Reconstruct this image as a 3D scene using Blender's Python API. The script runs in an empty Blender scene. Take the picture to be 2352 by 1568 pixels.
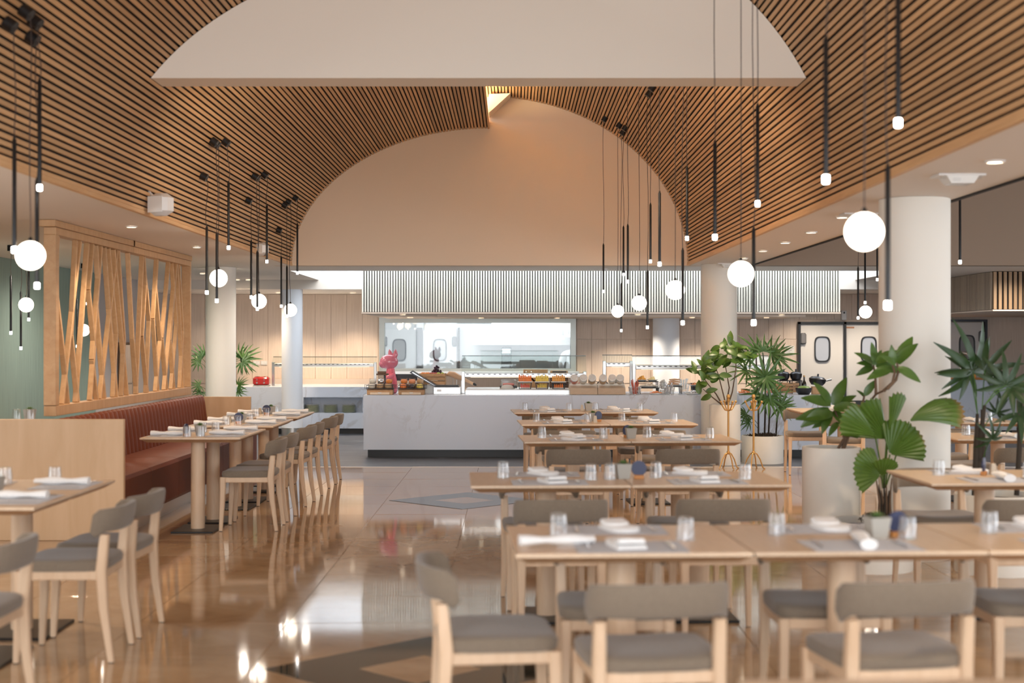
import bpy, math, random
from mathutils import Vector, Matrix
R = random.Random(7)
SC = bpy.context.scene
COL = SC.collection
PI = math.pi
# ---------------------------------------------------------------- camera, world, lights, exposure
cam = bpy.data.objects.new('camera', bpy.data.cameras.new('camera'))
COL.objects.link(cam); SC.camera = cam
cam.location = (0, 0, 1.5); cam.rotation_euler = (PI / 2, 0, 0)
cam.data.lens = 50; cam.data.sensor_width = 36; cam.data.shift_y = 2 / 2352
cam.data.clip_end = 200
cam.data.dof.use_dof = True; cam.data.dof.focus_distance = 17.0; cam.data.dof.aperture_fstop = 1.9
SC.view_settings.view_transform = 'Standard'; SC.view_settings.look = 'None'
SC.view_settings.gamma = 1; SC.view_settings.use_curve_mapping = False
SC.view_settings.exposure = 0.16
W = bpy.data.worlds.new('daylight'); SC.world = W; W.use_nodes = True
bg = W.node_tree.nodes['Background']; bg.inputs[0].default_value = (0.86, 0.93, 1.0, 1); bg.inputs[1].default_value = 2.6

def area(name, loc, rot, sx, sy, power, col):
    l = bpy.data.lights.new(name, 'AREA'); l.shape = 'RECTANGLE'; l.size = sx; l.size_y = sy
    l.energy = power; l.color = col
    o = bpy.data.objects.new(name, l); COL.objects.link(o); o.location = loc; o.rotation_euler = rot
    return o
def spot(loc, power, col=(1, .78, .55), size=2.0, blend=.8, rad=.05):
    l = bpy.data.lights.new('spot_lamp', 'SPOT'); l.energy = power; l.color = col; l.spot_size = size
    l.spot_blend = blend; l.shadow_soft_size = rad
    o = bpy.data.objects.new('spot_lamp', l); COL.objects.link(o); o.location = loc
    return o
# daylight through the glazing behind the camera and along the right-hand bay
area('window_light_front', (0, -2.2, 2.2), (PI / 2, 0, 0), 7.0, 3.6, 300, (.93, .96, 1))
area('window_light_right', (9.9, 9, 1.3), (PI / 2, 0, PI / 2), 14, 2.2, 90, (.95, .97, 1))
area('left_fill_light', (-5.9, 4.6, 1.3), (PI / 2, 0, -PI / 2), 8, 2.0, 110, (.97, .97, 1))  # fill added to lift the left ceiling; the wall has no window here
# kitchen ceiling panels
area('kitchen_light', (-1.0, 27.2, 2.38), (0, 0, 0), 4.0, 1.6, 58, (1, .98, .96))
# cove light strip lying on the left vault shell, inside the slit
area('cove_light', (-.62, 15.0, 4.42), (PI, 0, 0), .08, 7.0, 260, (1, .72, .38))

# sky panel closing the skylight well above the slatted bulkhead
area('skylight', (1.2, 21.3, 3.36), (0, 0, 0), 8.5, 2.8, 230, (.90, .96, 1))
# warm fill lamp added unseen behind the arched wall, to brighten the end wall
area('end_wall_fill', (-.3, 10.5, 3.55), (PI / 2, 0, 0), 2.2, .12, 58, (1, .84, .66))

# ---------------------------------------------------------------- helpers
F = 2352 * 50 / 36.0
def X(px, D): return (px - 1176) * D / F
def Z(py, D): return 1.5 - (py - 786) * D / F
def P(px, py, D): return Vector((X(px, D), D, Z(py, D)))

class MB:
    def __init__(s): s.v = []; s.f = []
    def add(s, vs, fs, M=None):
        o = len(s.v)
        s.v += [tuple(M @ Vector(p)) if M else tuple(p) for p in vs]
        s.f += [tuple(i + o for i in f) for f in fs]
        return s
    def box(s, c, d, M=None):
        x, y, z = d[0] / 2, d[1] / 2, d[2] / 2
        vs = [(c[0] + a * x, c[1] + b * y, c[2] + e * z) for e in (-1, 1) for b in (-1, 1) for a in (-1, 1)]
        return s.add(vs, [(0, 2, 3, 1), (4, 5, 7, 6), (0, 1, 5, 4), (2, 6, 7, 3), (0, 4, 6, 2), (1, 3, 7, 5)], M)
    def bounds(s, x0, x1, y0, y1, z0, z1): return s.box(((x0 + x1) / 2, (y0 + y1) / 2, (z0 + z1) / 2), (x1 - x0, y1 - y0, z1 - z0))
    def cbox(s, c, d, r=.01, M=None):
        # box with chamfered edges: three stacked octagon-like rings
        x, y, z = d[0] / 2, d[1] / 2, d[2] / 2; r = min(r, x * .9, y * .9, z * .9)
        rings = []
        for zz, ins in ((-z, r), (-z + r, 0), (z - r, 0), (z, r)):
            a, b = x - ins, y - ins; k = r
            rings.append([(c[0] + p, c[1] + q, c[2] + zz) for p, q in ((-a + k, -b), (a - k, -b), (a, -b + k), (a, b - k), (a - k, b), (-a + k, b), (-a, b - k), (-a, -b + k))])
        return s.rings(rings, True, M)
    def rings(s, rings, caps=True, M=None, close=True):
        n = len(rings[0]); vs = [p for r in rings for p in r]; fs = []
        for i in range(len(rings) - 1):
            for j in range(n if close else n - 1):
                k = (j + 1) % n
                fs.append((i * n + j, i * n + k, (i + 1) * n + k, (i + 1) * n + j))
        if caps: fs += [tuple(reversed(range(n))), tuple(range((len(rings) - 1) * n, len(rings) * n))]
        return s.add(vs, fs, M)
    def tube(s, pts, r, n=8, M=None, caps=True):
        pts = [Vector(p) for p in pts]; rr = r if isinstance(r, (list, tuple)) else [r] * len(pts)
        rings = []; up = None
        for i, p in enumerate(pts):
            d = (pts[min(i + 1, len(pts) - 1)] - pts[max(i - 1, 0)]).normalized()
            if up is None: up = Vector((0, 1, 0)) if abs(d.y) < .9 else Vector((1, 0, 0))
            a = d.cross(up).normalized(); b = d.cross(a).normalized(); up = -b if False else up
            rings.append([tuple(p + a * math.cos(t) * rr[i] + b * math.sin(t) * rr[i]) for t in (2 * PI * k / n for k in range(n))])
        return s.rings(rings, caps, M)
    def lathe(s, prof, n=20, c=(0, 0, 0), M=None, caps=True):
        rings = [[(c[0] + r * math.cos(2 * PI * k / n), c[1] + r * math.sin(2 * PI * k / n), c[2] + z) for k in range(n)] for r, z in prof]
        return s.rings(rings, caps, M)
    def ball(s, c, r, n=14, m=9, M=None):
        if not isinstance(r, (tuple, list)): r = (r, r, r)
        rings = []
        for i in range(m + 1):
            t = PI * (.02 + .96 * i / m)
            rings.append([(c[0] + r[0] * math.sin(t) * math.cos(2 * PI * k / n), c[1] + r[1] * math.sin(t) * math.sin(2 * PI * k / n), c[2] - r[2] * math.cos(t)) for k in range(n)])
        return s.rings(rings, True, M)
    def prism(s, poly, ax, a0, a1, M=None):
        # poly: 2-D points; ax: axis of extrusion 'y' (x,z points) or 'z' (x,y points)
        mk = (lambda p, a: (p[0], a, p[1])) if ax == 'y' else (lambda p, a: (p[0], p[1], a))
        return s.rings([[mk(p, a0) for p in poly], [mk(p, a1) for p in poly]], True, M)
    def quad(s, a, b, c, d): return s.add([a, b, c, d], [(0, 1, 2, 3)])
    def mesh(s, name, mat, smooth=35):
        me = bpy.data.meshes.new(name); me.from_pydata(s.v, [], s.f)
        me.update()
        import bmesh
        b = bmesh.new(); b.from_mesh(me); bmesh.ops.recalc_face_normals(b, faces=b.faces); b.to_mesh(me); b.free()
        for m in (mat if isinstance(mat, (list, tuple)) else [mat]): me.materials.append(m)
        if smooth:
            me.polygons.foreach_set('use_smooth', [True] * len(me.polygons))
            me.set_sharp_from_angle(angle=math.radians(smooth))
        return me
    def build(s, name, mat, parent=None, smooth=35, loc=None):
        return put(name, s.mesh(name, mat, smooth), parent, loc)
def put(name, me, parent=None, loc=None, M=None):
    o = bpy.data.objects.new(name, me); COL.objects.link(o)
    if parent: o.parent = parent
    if loc is not None: o.location = loc
    if M is not None: o.matrix_local = M
    return o
def tag(o, label, cat, group=None, kind=None):
    if label: o['label'] = label
    if cat: o['category'] = cat
    if group: o['group'] = group
    if kind: o['kind'] = kind
    return o
def thing(name, label, cat, loc=(0, 0, 0), rz=0, group=None):
    o = bpy.data.objects.new(name, None); COL.objects.link(o); o.empty_display_size = .1
    o.location = loc; o.rotation_euler = (0, 0, rz)
    return tag(o, label, cat, group)
def dup(root, loc, rz=0, label=None, group=None, parent=None):
    c = root.copy(); COL.objects.link(c)
    if parent: c.parent = parent
    else:
        c.location = loc; c.rotation_euler = (0, 0, rz)
        if label: c['label'] = label
        if group: c['group'] = group
    if root.name not in KIDS: KIDS[root.name] = list(root.children)
    for ch in KIDS[root.name]: dup(ch, None, parent=c)
    return c
KIDS = {}
def struct(o): o['kind'] = 'structure'; return o
def smoothstep(a, b, x): t = max(0, min(1, (x - a) / (b - a))); return t * t * (3 - 2 * t)

# ---------------------------------------------------------------- materials
def mat(name, col, rough=.5, metal=0, spec=.5, emit=None, es=0, trans=0, coat=0, sheen=0):
    m = bpy.data.materials.new(name); m.use_nodes = True
    b = m.node_tree.nodes['Principled BSDF']
    b.inputs['Base Color'].default_value = (*col, 1); b.inputs['Roughness'].default_value = rough
    b.inputs['Metallic'].default_value = metal; b.inputs['Specular IOR Level'].default_value = spec
    b.inputs['Coat Weight'].default_value = coat; b.inputs['Sheen Weight'].default_value = sheen
    b.inputs['Transmission Weight'].default_value = trans
    if emit: b.inputs['Emission Color'].default_value = (*emit, 1); b.inputs['Emission Strength'].default_value = es
    return m
def N(m, t, **k):
    n = m.node_tree.nodes.new(t)
    for a, v in k.items(): setattr(n, a, v)
    return n
def L(m, a, b): m.node_tree.links.new(a, b)
def ramp(m, fac, stops):
    r = N(m, 'ShaderNodeValToRGB'); e = r.color_ramp.elements
    while len(e) < len(stops): e.new(.5)
    for i, (p, c) in enumerate(stops): e[i].position = p; e[i].color = (*c, 1)
    L(m, fac, r.inputs[0]); return r.outputs[0]
def coords(m, scale=(1, 1, 1), kind='Object', rnd=False):
    t = N(m, 'ShaderNodeTexCoord'); mp = N(m, 'ShaderNodeMapping'); mp.inputs['Scale'].default_value = scale
    L(m, t.outputs[kind], mp.inputs[0])
    if rnd:
        oi = N(m, 'ShaderNodeObjectInfo'); ml = N(m, 'ShaderNodeMath', operation='MULTIPLY'); ml.inputs[1].default_value = 37
        L(m, oi.outputs['Random'], ml.inputs[0])
        cb = N(m, 'ShaderNodeCombineXYZ')
        for i in range(3): L(m, ml.outputs[0], cb.inputs[i])
        L(m, cb.outputs[0], mp.inputs['Location'])
    return mp.outputs[0]
def noise(m, vec, scale, detail=4, rough=.55, dist=0):
    n = N(m, 'ShaderNodeTexNoise'); n.inputs['Scale'].default_value = scale; n.inputs['Detail'].default_value = detail
    n.inputs['Roughness'].default_value = rough; n.inputs['Distortion'].default_value = dist
    L(m, vec, n.inputs['Vector']); return n.outputs['Fac']
def bump(m, fac, st=.2, dist=.01):
    b = N(m, 'ShaderNodeBump'); b.inputs['Strength'].default_value = st; b.inputs['Distance'].default_value = dist
    L(m, fac, b.inputs['Height']); L(m, b.outputs[0], bsdf(m).inputs['Normal'])
def bsdf(m): return m.node_tree.nodes['Principled BSDF']
def color(m, out): L(m, out, bsdf(m).inputs['Base Color'])
def mixc(m, fac, a, b, mode='MIX'):
    x = N(m, 'ShaderNodeMix', data_type='RGBA', blend_type=mode)
    if isinstance(fac, float): x.inputs[0].default_value = fac
    else: L(m, fac, x.inputs[0])
    for i, v in ((6, a), (7, b)):
        if isinstance(v, tuple): x.inputs[i].default_value = (*v, 1)
        else: L(m, v, x.inputs[i])
    return x.outputs[2]
def wood(name, c1, c2, scale=(1, 1, 1), sc=6, rough=.45, rnd=True, var=.25):
    m = mat(name, c1, rough)
    v = coords(m, scale, rnd=rnd)
    n = noise(m, v, sc, 6, .6, .6)
    c = ramp(m, n, [(.3, c1), (.7, c2)])
    if rnd:
        oi = N(m, 'ShaderNodeObjectInfo')
        f = N(m, 'ShaderNodeMapRange'); f.inputs[3].default_value = 1 - var; f.inputs[4].default_value = 1 + var * .6
        L(m, oi.outputs['Random'], f.inputs[0])
        c = mixc(m, 1.0, c, f.outputs[0], 'MULTIPLY')
    color(m, c); bump(m, n, .05, .003); return m
def fabric(name, c1, c2, sc=350, rough=.9):
    m = mat(name, c1, rough, spec=.2, sheen=.25)
    n = noise(m, coords(m), sc, 2); color(m, ramp(m, n, [(.35, c1), (.65, c2)])); bump(m, n, .25, .002); return m
def marble(name, base, vein, rough=.25, sc=.9, spec=.4):
    m = mat(name, base, rough, spec=spec); v = coords(m, (1, 1, .55), 'Object')
    n1 = noise(m, v, sc, 7, .62, 2.2); n2 = noise(m, v, sc * .7, 3, .5, 1)
    a = ramp(m, n1, [(.465, (0, 0, 0)), (.497, (1, 1, 1)), (.525, (0, 0, 0))])
    b = ramp(m, n2, [(.42, (0, 0, 0)), (.6, (1, 1, 1))])
    f = N(m, 'ShaderNodeMath', operation='MULTIPLY'); L(m, a, f.inputs[0]); L(m, b, f.inputs[1])
    color(m, mixc(m, f.outputs[0], base, vein)); return m
def glassy(name, tint=(1, 1, 1), gloss=.6, diff=.0, rough=.02, base=.04):
    m = bpy.data.materials.new(name); m.use_nodes = True; nt = m.node_tree; nt.nodes.clear()
    out = N(m, 'ShaderNodeOutputMaterial'); tr = N(m, 'ShaderNodeBsdfTransparent'); tr.inputs[0].default_value = (*tint, 1)
    gl = N(m, 'ShaderNodeBsdfGlossy'); gl.inputs[0].default_value = (1, 1, 1, 1); gl.inputs[1].default_value = rough
    lw = N(m, 'ShaderNodeLayerWeight'); lw.inputs[0].default_value = .35
    mr = N(m, 'ShaderNodeMapRange'); mr.inputs[3].default_value = base; mr.inputs[4].default_value = gloss
    L(m, lw.outputs['Facing'], mr.inputs[0])
    mx = N(m, 'ShaderNodeMixShader'); L(m, mr.outputs[0], mx.inputs[0]); L(m, tr.outputs[0], mx.inputs[1]); L(m, gl.outputs[0], mx.inputs[2])
    res = mx.outputs[0]
    if diff:
        d = N(m, 'ShaderNodeBsdfDiffuse'); d.inputs[0].default_value = (.9, .92, .95, 1)
        m2 = N(m, 'ShaderNodeMixShader'); m2.inputs[0].default_value = diff; L(m, res, m2.inputs[1]); L(m, d.outputs[0], m2.inputs[2]); res = m2.outputs[0]
    L(m, res, out.inputs[0]); return m

M_paint = mat('white_paint', (.86, .80, .71), .7)
M_tymp = mat('warm_plaster', (.74, .60, .46), .8)
n_ = noise(M_tymp, coords(M_tymp), 60, 3); bump(M_tymp, n_, .08, .004)
M_dimplaster = mat('dim_plaster', (.30, .225, .17), .8)  # dimness of the right bay put into the plaster colour
M_ceil = mat('ceiling_paint', (.80, .73, .66), .75)
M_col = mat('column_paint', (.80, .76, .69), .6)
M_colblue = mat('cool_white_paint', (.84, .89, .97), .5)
M_black = mat('black_backing', (.012, .009, .007), .8)
M_blackmetal = mat('black_metal', (.015, .015, .016), .35, .3)
M_slat = wood('oak_slat', (.57, .33, .155), (.68, .43, .22), (6, .35, 6), 5, .5, True, .22)
M_wslat = wood('whitened_slat', (.74, .72, .62), (.84, .83, .76), (5, 5, .4), 5, .5, True, .12)
M_ash = wood('ash_wood', (.63, .46, .31), (.71, .54, .38), (14, 2, 2), 3, .35, True, .10)
M_leg = wood('beech_leg', (.64, .44, .28), (.72, .52, .35), (8, 8, 1), 4, .4, True, .08)
M_edge = wood('table_edge_wood', (.40, .22, .11), (.48, .28, .15), (3, 3, 1), 6, .45, True, .08)
M_panel = wood('beech_veneer', (.58, .37, .20), (.66, .44, .26), (3, 3, .5), 2.2, .4, False)
M_lat = wood('pine_lattice', (.54, .30, .135), (.63, .38, .19), (5, 5, .5), 3, .45, True, .14)
M_fab = fabric('taupe_fabric', (.165, .128, .092), (.24, .19, .142))
M_leather = mat('rust_leather', (.16, .036, .013), .5, spec=.3)
n_ = noise(M_leather, coords(M_leather), 90, 3); bump(M_leather, n_, .15, .003)
M_marble = marble('white_marble', (.64, .70, .81), (.44, .45, .49))
M_steel = mat('brushed_steel', (.62, .62, .61), .3, 1)
M_dsteel = mat('dark_steel', (.05, .05, .055), .3, .8)
M_chrome = mat('cutlery_steel', (.75, .75, .76), .15, 1)
M_gold = mat('gold_paint', (.60, .34, .11), .38, .55)
M_glass = glassy('tumbler_glass', (.95, .96, .97), .55, .02, .04, .05)
M_pane = glassy('window_glass', (.95, .98, .98), .5, 0, .02, .05)
M_shield = glassy('shield_glass', (.94, .97, .96), .10, 0, .02, .012)
M_napkin = fabric('white_napkin', (.78, .76, .74), (.86, .85, .84), 200)
M_mat = fabric('grey_placemat', (.36, .35, .37), (.46, .45, .47), 260)
M_conc = mat('concrete_pot', (.40, .38, .34), .85)
M_pot = mat('white_planter', (.76, .72, .65), .55)
n_ = noise(M_pot, coords(M_pot), 3, 5); color(M_pot, ramp(M_pot, n_, [(.3, (.72, .68, .60)), (.7, (.80, .76, .70))]))
M_soil = mat('dark_moss', (.05, .035, .022), .95)
def leafmat(name, a, b, rough=.35):
    m = mat(name, a, rough); v = coords(m, rnd=True); n = noise(m, v, 4, 3)
    oi = N(m, 'ShaderNodeObjectInfo'); c = mixc(m, oi.outputs['Random'], a, b)
    color(m, mixc(m, n, c, tuple(x * .7 for x in a))); return m
M_leaf = leafmat('glossy_leaf', (.06, .13, .016), (.115, .22, .03))
M_palm = leafmat('palm_leaf', (.045, .12, .024), (.10, .22, .035), .4)
M_fan = leafmat('fan_palm_leaf', (.065, .135, .014), (.11, .20, .02), .4)
M_tip = mat('dry_leaf_tip', (.24, .15, .05), .7)
v_ = coords(M_fan); vl = N(M_fan, 'ShaderNodeVectorMath', operation='LENGTH'); L(M_fan, v_, vl.inputs[0])
n_ = noise(M_fan, coords(M_fan, rnd=True), 2.6, 3); ad = N(M_fan, 'ShaderNodeMath', operation='MULTIPLY_ADD'); ad.inputs[1].default_value = .30; L(M_fan, n_, ad.inputs[0]); sc_ = N(M_fan, 'ShaderNodeMath', operation='MULTIPLY'); sc_.inputs[1].default_value = .80; L(M_fan, vl.outputs['Value'], sc_.inputs[0]); L(M_fan, sc_.outputs[0], ad.inputs[2])
src = bsdf(M_fan).inputs['Base Color'].links[0].from_socket
color(M_fan, mixc(M_fan, ramp(M_fan, ad.outputs[0], [(.0, (0, 0, 0)), (.90, (0, 0, 0)), (1, (.9, .9, .9))]), src, (.20, .12, .045)))
M_palmd = leafmat('dark_palm_leaf', (.018, .05, .013), (.035, .085, .02), .4)
M_frame = mat('hatch_steel', (.40, .41, .38), .35, 1)
M_succ = leafmat('succulent_leaf', (.16, .26, .08), (.24, .36, .13), .5)
M_bark = mat('brown_bark', (.14, .085, .05), .85)
M_cane = mat('dark_cane', (.035, .026, .018), .9)
M_green = mat('green_wallpaper', (.16, .22, .19), .8)
v_ = coords(M_green, (1, 60, 1)); n_ = noise(M_green, v_, 2, 4); color(M_green, ramp(M_green, n_, [(.3, (.20, .275, .24)), (.7, (.28, .37, .32))]))
M_grey = mat('lilac_grey_paint', (.46, .44, .45), .7)
M_wall = mat('beige_wallcovering', (.62, .50, .41), .75)
v_ = coords(M_wall, (40, 40, 1.2)); n_ = noise(M_wall, v_, 2, 4); color(M_wall, ramp(M_wall, n_, [(.3, (.68, .55, .45)), (.7, (.78, .65, .55))]))
M_kwhite = mat('kitchen_white', (.84, .86, .88), .3)
M_door = mat('steel_door_grey', (.64, .62, .60), .4, .0)
M_dark = mat('black_plastic', (.012, .012, .013), .4)
M_porc = mat('white_porcelain', (.82, .82, .80), .25)
M_pgreen = mat('celadon_plate', (.74, .76, .60), .35)
M_red = mat('red_enamel', (.40, .02, .02), .25, coat=.5)
M_pink = mat('pink_gloss', (.92, .20, .28), .15, coat=.5)
M_blue = mat('navy_sign', (.025, .032, .085), .4)
M_signwood = mat('orange_wood', (.48, .20, .05), .5)
M_globe = mat('glowing_globe', (1, .95, .88), .4, emit=(1, .87, .70), es=7.5)
M_tipl = mat('glowing_tip', (1, .95, .9), .4, emit=(1, .93, .86), es=26.0)
M_lamp = mat('glowing_downlight', (1, .95, .88), .4, emit=(1, .84, .62), es=9.0)
M_heat = mat('heat_lamp', (1, .95, .88), .4, emit=(1, .80, .55), es=1.6)
M_plate_white = mat('white_plastic', (.74, .72, .70), .4)
# ================================================================= THE SETTING
WALLY = 25.0
# ---- floor: base slab, separate polished tiles, dark slate zone, green stone inlays
M_tile = mat('beige_marble_tile', (.52, .38, .25), .06, spec=.5)
v_ = coords(M_tile, (1, 1, 1), rnd=True)
n1 = noise(M_tile, v_, 1.6, 6, .6, 1.2); n2 = noise(M_tile, v_, 9, 4, .6, .5)
c_ = ramp(M_tile, n1, [(.25, (.33, .20, .105)), (.5, (.43, .285, .165)), (.75, (.50, .36, .23))])
c_ = mixc(M_tile, ramp(M_tile, n2, [(.55, (0, 0, 0)), (.75, (.35, .35, .35))]), c_, (.33, .21, .12))
color(M_tile, c_)
n3 = noise(M_tile, coords(M_tile), 2.2, 2); bump(M_tile, n3, .010, .02)
M_grout = mat('grout', (.30, .22, .14), .8)
M_slate = mat('dark_slate', (.055, .06, .075), .35)
v_ = coords(M_slate, (1, 3, 1)); n1 = noise(M_slate, v_, 1.2, 8, .7, 1.5)
color(M_slate, ramp(M_slate, n1, [(.3, (.035, .04, .05)), (.6, (.075, .082, .10)), (.72, (.20, .21, .24))]))
M_stone = mat('dark_green_stone', (.02, .032, .032), .05, spec=.45)
n1 = noise(M_stone, coords(M_stone), 5, 6); color(M_stone, ramp(M_stone, n1, [(.3, (.010, .018, .018)), (.75, (.03, .045, .043))]))

FL = struct(MB().bounds(-6, 10, -2.0, 17.13, -.06, -.004).build('floor', M_grout, smooth=0))
T = .8
tm = MB(); g = .0012; e = T / 2 - g
tm.rings([[(-e, -e, -.004), (e, -e, -.004), (e, e, -.004), (-e, e, -.004)], [(-e, -e, -.0008), (e, -e, -.0008), (e, e, -.0008), (-e, e, -.0008)],
          [(-e + .001, -e + .001, 0), (e - .001, -e + .001, 0), (e - .001, e - .001, 0), (-e + .001, e - .001, 0)]])
tile_me = tm.mesh('tile', M_tile, 0)
cells = []
for i in range(20):
    for j in range(24):
        x, y = -6 + T * (i + .5), -2.0 + T * (j + .5)
        if y + T / 2 > 17.2: continue
        cells.append((x, y))
vis = sorted(cells, key=lambda c: (abs(c[0]) > .40 * max(c[1], 0) + .7 or c[1] < 3.4, c[1]))
near = vis[:296]
for x, y in near:
    o = put('tile', tile_me, FL, (x, y, 0))
    o.rotation_euler = (R.gauss(0, .0009), R.gauss(0, .0009), R.choice((0, PI / 2, PI, -PI / 2)))
rest = MB()
for x, y in vis[296:]: rest.add([(x + a, y + b, z) for a, b, z in [v for v in tm.v]], tm.f)
o = rest.build('tile_field', M_tile, FL, smooth=0); o['kind'] = 'stuff'
def diamond(cx, cy):
    ro, ri, h = .72, .285, .0022
    q = lambda r: [(cx + r, cy), (cx, cy + r), (cx - r, cy), (cx, cy - r)]
    m = MB(); a, b = q(ro), q(ri)
    for k in range(4):
        l = (k + 1) % 4
        m.rings([[(*a[k], 0.0008), (*a[l], 0.0008), (*b[l], 0.0008), (*b[k], 0.0008)], [(*a[k], h), (*a[l], h), (*b[l], h), (*b[k], h)]])
    m.build('green_inlay', M_stone, FL, 0)
    MB().prism(q(ri - .002), 'z', .0008, h).build('beige_inlay', M_tile, FL, 0)
diamond(-.42, 6.53); diamond(-.446, 13.5)
D2 = struct(MB().bounds(-6, 10, 17.13, 29, -.06, 0).build('floor', M_slate, smooth=0))
struct(MB().bounds(-6, 10, 17.08, 17.13, -.02, .003).build('trim_1', M_plate_white, smooth=0))

# ---- flat ceilings
CE = struct(MB().bounds(-6, -2.886, -2, 18.5, 2.5, 2.62).build('ceiling', M_ceil, smooth=0))
struct(MB().bounds(2.306, 3.1, -2, 18.5, 2.5, 2.62).build('ceiling', M_ceil, smooth=0))
struct(MB().bounds(3.1, 10, -2, 18.5, 4.5, 4.6).build('ceiling', M_ceil, smooth=0))
struct(MB().bounds(3.06, 3.1, -2, 18.5, 2.62, 4.5).build('trim_2', M_dimplaster, smooth=0))
struct(MB().bounds(3.085, 3.115, -2, 18.5, 2.488, 2.5).build('trim_3', M_black, smooth=0))
# ceiling of the buffet zone with the skylight well around the slatted bulkhead
HX0, HX1, HY0, HY1 = -3.1, 5.5, 19.9, 22.8
m = MB()
m.bounds(-6, 10, 18.7205, HY0, 2.5, 2.6); m.bounds(-6, HX0, HY0, HY1, 2.5, 2.6); m.bounds(HX1, 10, HY0, HY1, 2.5, 2.6)
m.bounds(-6, 10, HY1, 22.9, 2.35, 2.6); m.bounds(-6, 10, 22.9, WALLY, 2.35, 2.45)
struct(m.build('ceiling', M_ceil, smooth=0))
m = MB()
m.bounds(HX0 - .1, HX0, HY0, HY1, 2.6, 3.3); m.bounds(HX1, HX1 + .1, HY0, HY1, 2.6, 3.3)
m.bounds(HX0 - .1, HX1 + .1, HY0 - .1, HY0, 2.6, 3.3); m.bounds(HX0 - .1, HX1 + .1, HY1, HY1 + .1, 2.6, 3.3)
struct(m.build('trim_4', M_kwhite, smooth=0))

# ---- the slatted oak vault: two elliptical shells with a slit between them
VX, VZ = -.31, 2.5
SH = {'l': (-1, 2.55, 1.78, 90.0), 'r': (1, 2.59, 2.19, 101.0)}
Y0, Y1 = -1.5, 18.5
def vp(side, t, off=0):
    s, a, b, _ = SH[side]; c, d = math.cos(t), math.sin(t)
    nx, nz = s * c / a, d / b; l = math.hypot(nx, nz)
    return VX + s * a * c + nx / l * off, VZ + b * d + nz / l * off
PITCH = .042
slat_me = MB().cbox((0, 0, .011), (.0272, Y1 - Y0, .022), .0025).mesh('slat', M_slat, 0)
def vault(side):
    s, a, b, tmax = SH[side]; tm_ = math.radians(tmax)
    n = 900; ts = [tm_ * i / n for i in range(n + 1)]; L_ = [0]; pts = [vp(side, t) for t in ts]
    for i in range(n): L_.append(L_[-1] + math.dist(pts[i], pts[i + 1]))
    u_ = lambda i: .008 + (tm_ - .008) * i / 60
    ring = [vp(side, u_(i), .0225) for i in range(61)] + [vp(side, u_(i), .09) for i in range(60, -1, -1)]
    m = MB()
    for i in range(60):
        q = [ring[i], ring[i + 1], ring[120 - i], ring[121 - i]]
        m.rings([[(p[0], Y0, p[1]) for p in q], [(p[0], Y1, p[1]) for p in q]])
    root = struct(m.build('ceiling', M_black, smooth=0))
    k = 0; d = PITCH * .9
    while d < L_[-1] - .014:
        while L_[k + 1] < d: k += 1
        t = ts[k]; x, z = vp(side, t); x2, z2 = vp(side, t + .001)
        tx, tz = x2 - x, z2 - z; nx, nz = vp(side, t, 1)[0] - x, vp(side, t, 1)[1] - z
        ty = Vector((0, 1, 0)); tv = Vector((tx, 0, tz)).normalized(); nv = Vector((nx, 0, nz)).normalized()
        if tv.cross(ty).dot(nv) < 0: tv = -tv
        M = Matrix(((tv.x, 0, nv.x, x), (0, 1, 0, (Y0 + Y1) / 2), (tv.z, 0, nv.z, z), (0, 0, 0, 1)))
        put('slat', slat_me, root, M=M); d += PITCH
    # plain edge board along the springing
    x, z = vp(side, 0)
    MB().bounds(min(x - s * .005, x + s * .03), max(x - s * .005, x + s * .03), Y0, Y1, 2.494, 2.5225).build('edge_board', M_slat, root, 0)
    return root
VL = vault('l'); VR = vault('r')
MB().bounds(VX - .004, VX + .014, Y0, Y1, VZ + 1.775, VZ + 1.87).build('edge_board', M_slat, VL, 0)
# arched end wall (tympanum) and its closing piece above the slit
def arch_poly(inset, zb):
    pts = []
    sl, al, bl, _ = SH['l']; sr, ar, br, _ = SH['r']
    t0 = math.asin(max(0, (zb - VZ) / bl)); pts += [vp('l', t0 + (PI / 2 - t0) * i / 30, -inset) for i in range(31)]
    t1 = math.asin(max(0, (zb - VZ) / br)); q = [vp('r', t1 + (PI / 2 - t1) * i / 30, -inset) for i in range(31)]
    return pts + q[::-1]
struct(MB().bounds(-3.1, 2.6, 18.5, 18.72, 2.5, 5.0).build('wall_back', M_tymp, smooth=0))
struct(MB().bounds(2.6, 10, 18.5, 18.72, 2.5, 4.6).build('wall_back', M_dimplaster, smooth=0))
struct(MB().bounds(-6, -3.1, 18.5, 18.72, 2.5, 2.7).build('wall_back', M_ceil, smooth=0))
struct(MB().prism(arch_poly(.004, 3.36), 'y', 10.0, 10.33).build('wall_arch', M_paint, smooth=0))
# plaster wedge added in the slit to imitate the bright triangle of cove light
struct(MB().rings([[(-.295, 18.1, 4.66), (-.295, 18.1, 4.42), (-.02, 18.1, 4.67)], [(-.295, 18.49, 4.66), (-.295, 18.49, 4.42), (-.02, 18.49, 4.67)]]).build('trim_5', M_paint, smooth=0))
# ---- outer walls
struct(MB().bounds(-6.2, -6, -2, 20.5, 0, 2.6).build('wall_left', M_green, smooth=0))
struct(MB().bounds(-6.2, -6, 20.5, 25.2, 0, 2.6).build('wall_left', M_grey, smooth=0))
m = MB(); m.bounds(10, 10.2, -2, 25.2, 2.4, 4.6); m.bounds(10, 10.2, -2, 25.2, 0, .2); m.bounds(10, 10.2, 16.5, 25.2, .2, 2.4)
struct(m.build('wall_right', M_dimplaster, smooth=0))
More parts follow.
